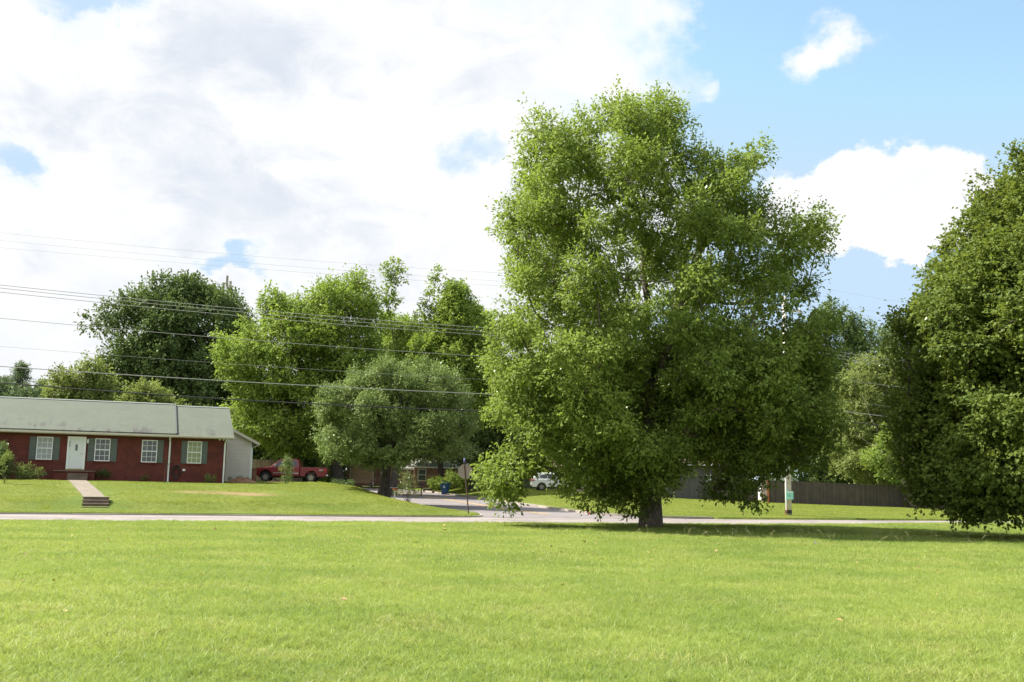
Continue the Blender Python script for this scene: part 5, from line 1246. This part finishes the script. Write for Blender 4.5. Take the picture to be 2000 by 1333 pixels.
# low timber edging, utility pedestal, bicycle
le = at(846, 962, 100); lo_ = empty('timber_edging', 'low brown timber edging behind the blue bin', 'planter edge', (le[0], le[1], G(le[0], le[1])), R(-2))
m = MB(); m.box(0, 1.9, 0, 0.14, 0, 0.26); m.obj('beam', M_brownbox, lo_, bevel=0.01); m = MB(); m.box(-0.13, -0.002, -0.02, 0.2, 0, 0.30); m.obj('stone_end', M_conc, lo_, bevel=0.01)
ce = at(826, 955, 104); co_ = empty('concrete_box', 'small pale concrete utility box by the tan brick wall', 'utility box', (ce[0], ce[1], G(ce[0], ce[1])), R(4))
m = MB(); m.box(0, 0.9, 0, 0.6, 0, 0.34); m.obj('casing', M_greysiding, co_, bevel=0.02); m = MB(); m.box(-0.04, 0.94, -0.04, 0.64, 0.342, 0.40); m.obj('lid', M_conc, co_, bevel=0.01)
bk = at(727, 949, 111.5); bkz = G(bk[0], bk[1]); bike = empty('bicycle', 'dark bicycle parked in front of the tan garage doors', 'bicycle', (bk[0], bk[1], bkz), R(68))
for x in (-0.5, 0.5):
    m = MB(); pts = [(x+0.33*math.cos(a), 0, 0.34+0.33*math.sin(a)) for a in np.linspace(0, 2*math.pi, 25)]; m.tube(pts, 0.025, 6, False)
    for a in np.linspace(0, math.pi, 6)[:-1]: m.tube([(x+0.32*math.cos(a), 0, 0.34+0.32*math.sin(a)), (x-0.32*math.cos(a), 0, 0.34-0.32*math.sin(a))], 0.004, 3, False)
    m.obj('wheel', M_black, bike)
m = MB()
for a, b in (((-0.5, 0.34), (-0.05, 0.30)), ((-0.5, 0.34), (-0.15, 0.82)), ((-0.05, 0.30), (-0.2, 0.92)), ((-0.15, 0.80), (0.36, 0.84)), ((-0.05, 0.30), (0.37, 0.80)), ((0.34, 0.95), (0.5, 0.34))): m.tube([(a[0], 0, a[1]), (b[0], 0, b[1])], 0.022, 6)
m.obj('frame', M_black, bike)
m = MB(); m.box(-0.33, -0.08, -0.07, 0.07, 0.92, 0.97); m.obj('saddle', M_black, bike, bevel=0.02)
m = MB(); m.tube([(0.34, 0, 0.95), (0.36, 0, 1.02)], 0.015, 6); m.tube([(0.3, -0.28, 1.03), (0.36, 0, 1.03), (0.3, 0.28, 1.03)], 0.016, 6); m.obj('handlebar', M_black, bike)
# storm drain opening in the kerb
dq = gpt(1151, 1003); so_, to_ = w2st(dq[0], dq[1]); ss_ = 5.2; tt_ = float(tR(ss_)); dxy = st2w(ss_, tt_-0.05)
dr = empty('storm_drain', 'rust red storm drain throat in the kerb of the side street', 'storm drain', (dxy[0], dxy[1], zst(ss_)), TH+R(75))
m = MB(); m.box(-0.8, 0.8, -0.02, 0.04, 0.01, 0.15); m.obj('casting', mat('drain_rust', (0.30, 0.07, 0.03), 0.8, var=0.3), dr, bevel=0.01); m = MB(); m.box(-0.6, 0.6, 0.045, 0.05, 0.03, 0.10); m.box(-0.6, 0.6, -0.03, -0.021, 0.03, 0.10); m.obj('slot', M_black, dr)
# corrugated drain mouth at the corner verge
# cell tower antenna far away behind the oak
ct = at(445, 548, 260); ctz = G(ct[0], ct[1]); tw = empty('antenna_tower', 'distant antenna mast poking above the dark green oak', 'antenna mast', (ct[0], ct[1], ctz))
H = ct[2]-ctz
m = MB(); m.tube([(0, 0, 0), (0, 0, H)], [0.5, 0.16], 10); m.obj('mast', M_conc, tw)
for i, (x, h0) in enumerate(((-0.9, -3.6), (0.9, -3.2), (0, -1.8))): m = MB(); m.box(x-0.28, x+0.28, -0.7, -0.45, H+h0, H+h0+2.9); m.obj('antenna_panel', M_signback, tw)
m = MB(); m.box(-1.3, 1.3, -0.46, -0.36, H-2.2, H-2.05); m.obj('bracket', M_signback, tw)

# ------------------------------------------------------------------ overhead wires: along the far verge, from the pole to one beyond the left edge
def wire(y0, ymid, zp, label, rad, m_, off=0.0, xmid=950, right_z=None):
    """heights measured at the left edge, mid photo and the pole"""
    def P(px, py):
        d = direc(px, py)
        # plane parallel to the road through the pole (s = su+off)
        su = w2st(ub[0], ub[1])[0]+off
        k = (su-E2[1]*(-YA)-0)/(E2[0]*d[0]+E2[1]*d[1]); return w2st(d[0]*k, d[1]*k)[1], CAMH+d[2]*k
    (ta, za), (tb, zb) = P(0, y0), P(xmid, ymid); tp = w2st(ub[0], ub[1])[1]
    c = np.polyfit([ta, tb, tp], [za, zb, zp], 2)
    su = w2st(ub[0], ub[1])[0]+off
    pts = []
    for t in np.linspace(ta-14, tp, 46): x, y = st2w(su, t); pts.append((x, y, float(np.polyval(c, t))))
    m = MB(); m.tube(pts, rad, 5); 
    # next span to the right
    pts = []; zr_ = right_z if right_z is not None else zp
    for u in np.linspace(0, 1, 24): t = tp+u*45; x, y = st2w(su, t); pts.append((x, y, zp+(zr_-zp)*u-4*0.9*u*(1-u)))
    m.tube(pts, rad, 5)
    o = m.obj('power_line', m_, None); 
    props(o, label, 'overhead wire', 'overhead wires beside the main road'); return o
def pz(py, px=1540): return pq(px, py)[2]
wire(455, 532, pz(556), 'topmost thin overhead wire crossing the clouds', 0.006, M_wirel, -0.9)
wire(470, 548, pz(572), 'thin overhead wire second from the top', 0.006, M_wirel, 0.5)
wire(484, 557, pz(580), 'thin overhead wire third from the top', 0.006, M_wirel, 1.0)
wire(557, 641, pz(668), 'upper wire of the close set trio crossing the tree tops', 0.014, M_wire, 0.2)
wire(563, 648, pz(675), 'middle wire of the close set trio crossing the tree tops', 0.014, M_wire, 0.25)
wire(571, 655, pz(681), 'lower wire of the close set trio crossing the tree tops', 0.014, M_wire, 0.3)
wire(622, 697, pz(722), 'lone grey wire just below the close set trio', 0.012, M_wire, 0.3)
wire(677, 742, pz(765), 'fine faint wire between the lone grey one and the thick grey cable', 0.006, M_wire, 0.3)
wire(716, 770, pz(786), 'thick pale grey cable above the black one', 0.020, M_wire, 0.3)
wire(748, 803, pz(806), 'thick black cable lowest of all, just above the house roof', 0.030, M_wireb, 0.3)

# ------------------------------------------------------------------ shrubs and small plants
def shrub(name, label, px, py, Y, w_, h_, lm, n=26, size=0.07, cr=None, seed=1, stems=5, cat='shrub', flat=1.0, nspr=30, group=None, top=1.0, width=0.5, trunk=0.02):
    r = np.random.default_rng(seed); p = at(px, py, Y); z = G(p[0], p[1])
    o = empty(name, label, cat, (p[0], p[1], z), 0, group); cr = cr or w_*0.2
    c = []
    while len(c) < n:
        q = r.uniform(-1, 1, 3); 
        if np.linalg.norm(q) < 1:
            hz_ = (q[2]+1)/2; tap = 1-(hz_**2)*(1-top); c.append((q[0]*w_/2*tap, q[1]*w_/2*tap, cr*0.4+hz_*(h_-cr)))
    c = np.array(c)
    mb = MB()
    for k in range(stems):
        e = c[r.integers(0, n)]; mb.tube([(r.normal(0, 0.03), r.normal(0, 0.03), -0.05), (e[0]*0.4, e[1]*0.4, e[2]*0.5), tuple(e)], [trunk, trunk*0.7, trunk*0.3], 5)
    mb.obj('stems', M_bark2, o)
    V, F = clump_leaves(c, np.full(n, cr), nspr, 4, size, r, flat, 0.4, width, 0.05)
    mesh_obj('foliage', V, F, lm, o); return o
def onhouse(lx, ly): 
    v = Minv.inverted() @ Vector((lx, ly, 0)); return v
shrub('evergreen_shrub', 'big rounded evergreen shrub against the brick wall at the left edge', -8, 925, 62.5, 1.7, 2.4, L_darkg, 60, 0.10, 0.36, 61, nspr=46, top=0.5)
shrub('young_tree', 'thin sapling with small yellowish leaves on the lawn at the left edge', 6, 950, 58.5, 0.5, 1.9, L_olive, 12, 0.07, 0.14, 62, stems=1, cat='sapling', nspr=16, trunk=0.025)
shrub('shrub', 'low green leafy bushes against the wall left of the porch', 50, 935, 63.5, 1.9, 0.95, L_olive, 26, 0.09, 0.24, 63)
shrub('shrub', 'low weedy plants against the wall right of the porch', 200, 935, 66.5, 1.3, 0.75, L_darkg, 16, 0.07, 0.2, 64)
shrub('shrub', 'small dark weed clump under the second window', 238, 935, 67.5, 0.5, 0.45, L_darkg, 8, 0.06, 0.13, 65)
shrub('shrub', 'small flowering weed below the third window', 283, 935, 67.5, 0.5, 0.6, L_olive, 8, 0.05, 0.12, 66)
shrub('shrub', 'pair of pale weeds by the wall near the right downspout', 412, 939, 68.2, 0.85, 0.65, L_olive, 10, 0.06, 0.14, 67)
shrub('shrub', 'low brownish weeds at the foot of the garage wing', 465, 937, 75, 1.6, 0.35, L_olive, 14, 0.07, 0.15, 68)
shrub('young_tree', 'young leafy tree standing alone on the lawn before the pickup', 558, 955, 71.0, 0.95, 2.0, L_pear, 26, 0.085, 0.24, 69, stems=2, cat='young tree', top=0.35, nspr=24)
# bare sapling
p = at(321, 938, 64.0); o = empty('bare_sapling', 'leafless reddish sapling on the lawn before the white downspout', 'sapling', (p[0], p[1], G(p[0], p[1])))
r_ = np.random.default_rng(70); m = MB(); m.tube([(0, 0, -0.05), (0.02, 0, 0.7), (0.0, 0, 1.9)], [0.018, 0.014, 0.005], 5)
for k in range(12):
    z = 0.6+1.2*r_.random(); a = r_.random()*6.28; L = 0.25+0.35*r_.random(); m.tube([(0, 0, z), (math.cos(a)*L*0.5, math.sin(a)*L*0.5, z+L*0.7), (math.cos(a)*L*0.8, math.sin(a)*L*0.8, z+L*1.2)], [0.008, 0.006, 0.003], 4)
m.obj('branches', M_rust, o)
shrub('flowering_shrub', 'loose pinkish flowering bush on the bank beside the side street', 795, 985, 61.5, 1.5, 1.9, L_pinkish, 26, 0.09, 0.25, 71, stems=7, nspr=16, top=0.5)
for k, (px, Y, w_, h_, lb) in enumerate([(857, 104, 1.9, 1.5, 'light green shrub left end of the row behind the bin'), (885, 103, 2.6, 1.9, 'light green shrub in the middle of the row behind the bin'), (908, 102, 1.8, 1.6, 'light green shrub at the right end of the row behind the bin')]):
    shrub('shrub', lb, px, 958, Y, w_, h_, L_light, 30, 0.13, 0.35, 72+k, nspr=30, group='light green shrubs behind the bin')
shrub('shrub', 'green shrub between the pickup tailgate and the broad trunk', 638, 940, 90, 1.8, 1.8, L_light, 22, 0.12, 0.33, 76)
shrub('shrub', 'dark low bush at the foot of the broad trunk', 668, 945, 79, 2.2, 0.5, L_darkg, 14, 0.09, 0.2, 77)
shrub('shrub', 'ivy growth at the foot of the leaning tree', 1793, 990, 87, 0.8, 1.3, L_darkg, 14, 0.09, 0.2, 78)
# white car neighbours: a reddish roofed shed glimpse is left to the leaves
# fallen twigs and tall seed stalks in the field shade
def stalks():
    r = np.random.default_rng(88); V = []; F = []; mb = MB()
    for k in range(150):
        px = r.uniform(1330, 1960) if k < 115 else r.uniform(1000, 2000); py = 1052+r.normal(0, 5)+(px-1500)*0.014
        p = gpt(px, py); h = 0.18+0.22*r.random(); a = r.random()*6.28; b = 0.12+0.12*r.random()
        e = (p[0]+math.cos(a)*b, p[1]+math.sin(a)*b, p[2]+h)
        mb.tube([(p[0], p[1], p[2]), (p[0]+math.cos(a)*b*0.25, p[1]+math.sin(a)*b*0.25, p[2]+h*0.65), e, (e[0]+math.cos(a)*0.08, e[1]+math.sin(a)*0.08, e[2]-0.03)], [0.004, 0.004, 0.006, 0.003], 3)
    o = mb.obj('seed_stalks', L_straw); props(o, 'pale nodding grass seed stalks along the tree shadow', 'grass', kind='stuff')
stalks()
def fallen():
    r = np.random.default_rng(121); P = []
    for k in range(170):
        x = r.uniform(-14, 22); y = r.uniform(12, 43); P.append((x, y, G(x, y)+0.07))
    V, F = leaves(np.array(P), r.normal(0, 1, (170, 3))*np.array([1, 1, 0.2]), 0.085, r, 0.8, 0.0, 1.6)
    props(mesh_obj('fallen_leaves', V, F, mat('dry_leaf', (0.42, 0.24, 0.12), 0.8, var=0.3)), 'scattered dry tan leaves lying on the field grass', 'leaves', kind='stuff')
fallen()
p = gpt(1592, 1066); o = empty('litter_scrap', 'small crumpled white scrap lying in the field grass', 'litter', p)
m = MB(); m.add([(-0.05, 0, 0.04), (0.0, -0.03, 0.16), (0.06, 0.0, 0.05), (0.02, 0.05, 0.12), (-0.03, 0.04, 0.02)], [(0, 2, 1), (0, 1, 3), (1, 2, 3), (0, 3, 4), (2, 4, 3), (0, 4, 2)]); m.obj('paper', M_white, o)
def dirt(name, label, px, py, Y, w_, d_, h_, seed):
    r = np.random.default_rng(seed); p = at(px, py, Y); n = 16; V = []; F = []
    for i in range(n+1):
        for j in range(n+1):
            u, v = i/n*2-1, j/n*2-1; x = p[0]+u*w_/2; y = p[1]+v*d_/2; q = max(0, 1-u*u-v*v); V.append((x, y, G(x, y)-0.03+h_*q*(0.7+0.6*r.random())))
    for i in range(n):
        for j in range(n): F.append((i*(n+1)+j, (i+1)*(n+1)+j, (i+1)*(n+1)+j+1, i*(n+1)+j+1))
    props(mesh_obj(name, V, F, M_dirt), label, 'dirt', kind='stuff')
dirt('dirt_mound', 'brown dirt heap at the foot of the garage wing', 472, 938, 73.5, 2.3, 1.6, 0.32, 90)
dirt('dirt_patch', 'pale bare dirt patch in front of the pickup', 535, 946, 79, 1.8, 1.6, 0.10, 91)
make_grass()
